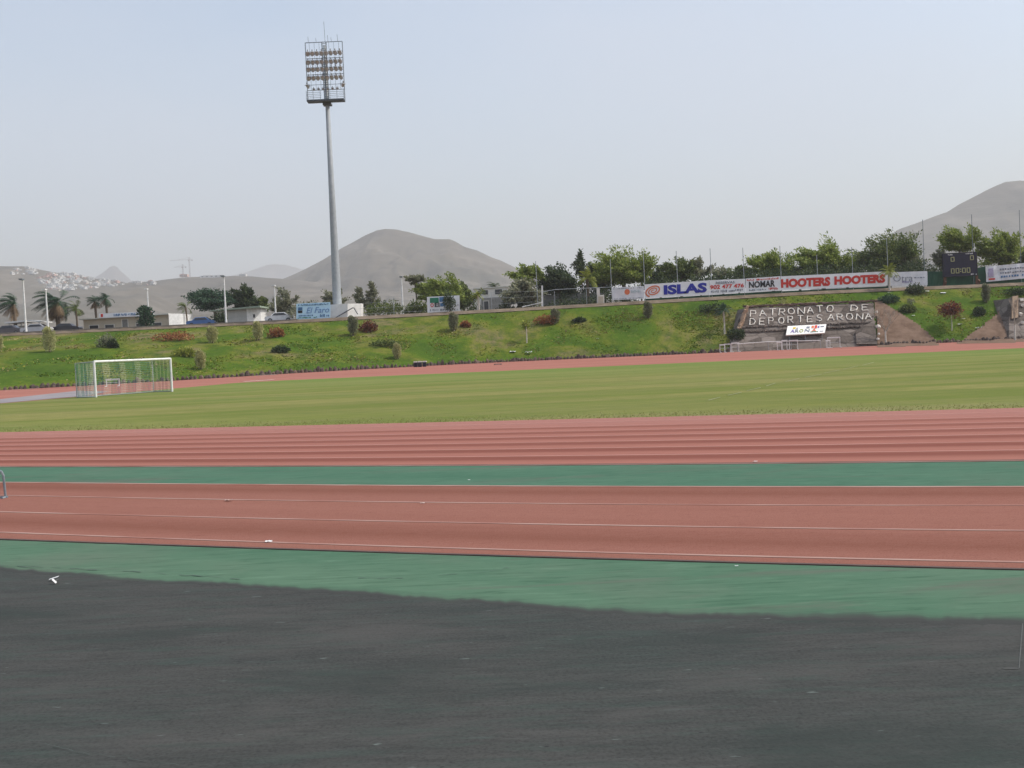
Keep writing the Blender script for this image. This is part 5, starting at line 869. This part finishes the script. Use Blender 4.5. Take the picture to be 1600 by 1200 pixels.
# ------------------------------------------------------------------ parked cars on the perimeter road
def car(px, d, rz, cols, label, s=1.0):
    x = P(px, 510, d).x; z = plat(x); o = thing('parked_car', label, 'car', (x, d, z), 'cars parked on the perimeter road'); mt = Matrix.Rotation(rz, 3, 'Z'); T = lambda p: Vector((x, d, z)) + mt @ (Vector(p) * s)
    paint = M('car_paint', cols, tuple(c * .85 for c in cols), 2, .3, spec=.6); prof = [(-2.05, .35), (-2.1, .75), (-1.9, .92), (-1.2, .98), (-.75, 1.42), (.75, 1.45), (1.35, 1.0), (2.05, .9), (2.12, .5), (2.0, .32)]
    m = MB(); L_ = [T((a, -.82 if b < 1.1 else -.68, b)) for a, b in prof]; R_ = [T((a, .82 if b < 1.1 else .68, b)) for a, b in prof]; n = len(prof); m.add(L_ + R_, [tuple(range(n)), tuple(range(2 * n - 1, n - 1, -1))] + [(i, i + n, (i + 1) % n + n, (i + 1) % n) for i in range(n)]); m.build('body', paint, o)
    for s_ in (-1, 1):
        m = MB(); m.prism([T((a, s_ * (.845 - .18 * (b - 1)), b)) for a, b in ((-1.0, 1.02), (1.1, 1.04), (.68, 1.36), (-.68, 1.34))], mt @ Vector((0, s_ * .02, 0))); m.build('side_window', DARKGLASS, o)
    m = MB(); m.prism([T((1.36, -.6, 1.02)), T((1.36, .6, 1.02)), T((.84, .55, 1.41)), T((.84, -.55, 1.41))], mt @ Vector((.03, 0, .03))); m.build('windscreen', DARKGLASS, o)
    for wx in (-1.3, 1.3):
        for s_ in (-1, 1): m = MB(); m.tube([T((wx, s_ * .68, .32)), T((wx, s_ * .86, .32))], .32 * s, 14); wo = m.build('wheel', TYRE, o); m = MB(); m.tube([T((wx, s_ * .83, .32)), T((wx, s_ * .875, .32))], .18 * s, 10); m.build('rim', STEEL, wo)
    for s_ in (-.6, .6): m = MB(); m.box(T((2.1, s_, .7)), (.08, .3, .14)); m.build('headlight', BANNER, o)
for a in ((14, 154, .05, (.1, .09, .1), 'dark grey car parked below the low white shelter roof'), (57, 153, .1, (.5, .5, .52), 'silver car parked between the tall lamp post and the pale bush'), (104, 156, 3.2, (.02, .02, .03), 'black car parked under the young palm'), (315, 156, .1, (.05, .14, .36), 'blue car parked beside the small white hut'), (438, 152, .08, (.75, .75, .75), 'white car beside the pale blue board')): car(*a)

# ------------------------------------------------------------------ houses and cranes on the far hillside
def house_mesh(sd):
    r = random.Random(sd); m = MB(); w_, d_, h = r.uniform(9, 15), 9, r.uniform(4, 6.5); m.box((0, 0, h / 2), (w_, d_, h)); m.box((r.uniform(-.2, .2) * w_, 1, h + 1.2), (w_ * r.uniform(.3, .6), d_ * .6, 2.4)); m.box((0, -d_ / 2 - .2, h + .2), (w_, .4, .9)); m.box((w_ * .32, -d_ / 2 - 1, h * .3), (w_ * .34, 2, h * .6))
    for k in range(3):
        for j in range(2): m.box((-w_ * .35 + k * w_ * .3, -d_ / 2 - .04, h * (.28 + .42 * j)), (1.3, .2, 1.2), 0, 1)
    m.box((w_ / 2 + .04, 0, h * .6), (.2, 2, 1.3), 0, 1); return m
HW = [M('house_white', (.66, .65, .62), (.55, .54, .51), .2), M('house_cream', (.58, .52, .44), (.48, .42, .36), .2), M('house_pink', (.6, .4, .33), (.5, .34, .29), .2)]
hp_ = []
hl = ['white flat-roofed house among many in the far hillside town', 'cream flat-roofed house among many in the far hillside town', 'wide white house with roof storey in the far hillside town', 'reddish house among white ones in the far hillside town', 'tall white block in the far hillside town']
for k in range(5): o = house_mesh(70 + k).build('hillside_house', [HW[(0, 1, 0, 2, 0)[k]], DARKGLASS], loc=(0, 0, 0)); hp_.append(o)
TOWN = [(58, 431), (75, 427), (105, 427), (135, 432), (165, 434), (200, 440), (192, 446), (160, 449), (120, 453), (98, 456), (78, 453), (64, 446)]; used = [0] * 5; done_ = 0; tr_ = 0
def onhill(px, py):
    d = ray(px, py); Y = 900.0
    while Y < 2150:
        t_ = Y / d[1]; 
        if town(d[0] * t_, Y) >= CAM_H + d[2] * t_: return Vector((d[0] * t_, Y, CAM_H + d[2] * t_))
        Y += 8
    return None
while done_ < 235 and tr_ < 3000:
    tr_ += 1
    if done_ < 22: px, py = rng.uniform(16, 62), rng.uniform(421, 430) + 0
    elif done_ < 30: px, py = rng.uniform(205, 240), rng.uniform(437, 445)
    else:
        px, py = rng.uniform(56, 202), rng.uniform(426, 457)
        if not inpoly(px, py, TOWN): continue
    p = onhill(px, py)
    if p is None: continue
    k = rng.choice((0, 0, 1, 2, 2, 3, 4)) if not (60 < px < 80 and py < 436) else 3; o = hp_[k]
    if used[k]: o = hp_[k].copy(); C.objects.link(o)
    used[k] = 1; o.location = p - Vector((0, 0, .8)); o.rotation_euler = (0, 0, rng.uniform(-.5, .5)); s_ = rng.uniform(.4, .85); o.scale = (s_ * rng.uniform(.8, 1.5), s_, s_ * (.8 if k != 4 else 1.4)); tag(o, hl[k], 'house', 'houses of the far hillside town'); done_ += 1
for px, py, wpx, lb_ in ((332, 430.5, 36, 'long low white building on the skyline right of the cranes'), (380, 428.5, 10, 'small white building alone on the skyline before the mountain'), (288, 430, 12, 'reddish building shell on the skyline at the foot of the cranes')):
    p = onhill(px, py + 3) or P(px, py + 2, 2100); sc_ = p.y / FPX; m = MB(); W_ = wpx * sc_; m.box((p.x, p.y, p.z + 1.5), (W_, 12, 5)); m.box((p.x - W_ * .2, p.y, p.z + 4.4), (W_ * .35, 8, 1.4))
    for k in range(5): m.box((p.x - W_ * .4 + k * W_ * .2, p.y - 6.05, p.z + 1.8), (W_ * .08, .3, 1.6), 0, 1)
    tag(m.build('skyline_building', [HW[0] if px > 300 else HW[2], DARKGLASS], loc=p), lb_, 'building')
CR = M('crane_paint', (.42, .36, .34), (.36, .3, .29), 1)
for px, yt, yb_, jl, lb_ in ((297, 402, 433, -30, 'taller tower crane on the far skyline'), (286.5, 413, 434, -14, 'shorter tower crane on the far skyline')):
    D = 2080.0; t0, b0_ = P(px, yt, D), P(px, yb_, D); o = thing('tower_crane', lb_, 'crane', b0_, 'tower cranes on the far skyline'); m = MB(); sc_ = D / FPX; h = t0.z - b0_.z
    for a in (-.9, .9):
        for b in (-.9, .9): m.tube([(b0_.x + a, D + b, b0_.z - 3), (b0_.x + a, D + b, t0.z)], .15, 4)
    for k in range(12): z = b0_.z + h * k / 12; m.tube([(b0_.x - .9, D - .9, z), (b0_.x + .9, D - .9, z + h / 12)], .15, 4)
    m.build('tower', CR, o); m = MB(); zj = t0.z - 4 * sc_
    for dz in (0, 1.6): m.tube([(b0_.x, D, zj + dz), (b0_.x + jl * sc_, D, zj + dz * .4)], .16, 4)
    m.tube([(b0_.x, D, t0.z), (b0_.x + jl * .6 * sc_, D, zj + 1)], .12, 4); m.build('jib', CR, o); m = MB(); m.tube([(b0_.x, D, zj), (b0_.x + 5 * sc_, D, zj)], .3, 4); m.box((b0_.x + 4.5 * sc_, D, zj - .8), (2.2, 1.5, 2)); m.tube([(b0_.x, D, t0.z), (b0_.x + 5 * sc_, D, zj)], .12, 4); m.build('counter_jib', CR, o); m = MB(); m.box((b0_.x - 1, D - 1, zj - 1.2), (1.8, 1.8, 2)); m.build('cab', CR, o)
# ------------------------------------------------------------------ haze
m = MB(); m.box((0, 2200, 299), (15000, 14000, 604)); hz = m.build('haze', [])
t = bpy.data.materials.new('haze_air'); t.use_nodes = True; t.node_tree.nodes.clear(); o = t.node_tree.nodes.new('ShaderNodeOutputMaterial'); v = t.node_tree.nodes.new('ShaderNodeVolumePrincipled')
v.inputs['Color'].default_value = (.97, .96, .95, 1); v.inputs['Density'].default_value = HAZE; v.inputs['Anisotropy'].default_value = .1
t.node_tree.links.new(v.outputs[0], o.inputs['Volume']); hz.data.materials.append(t); tag(hz, kind='stuff')
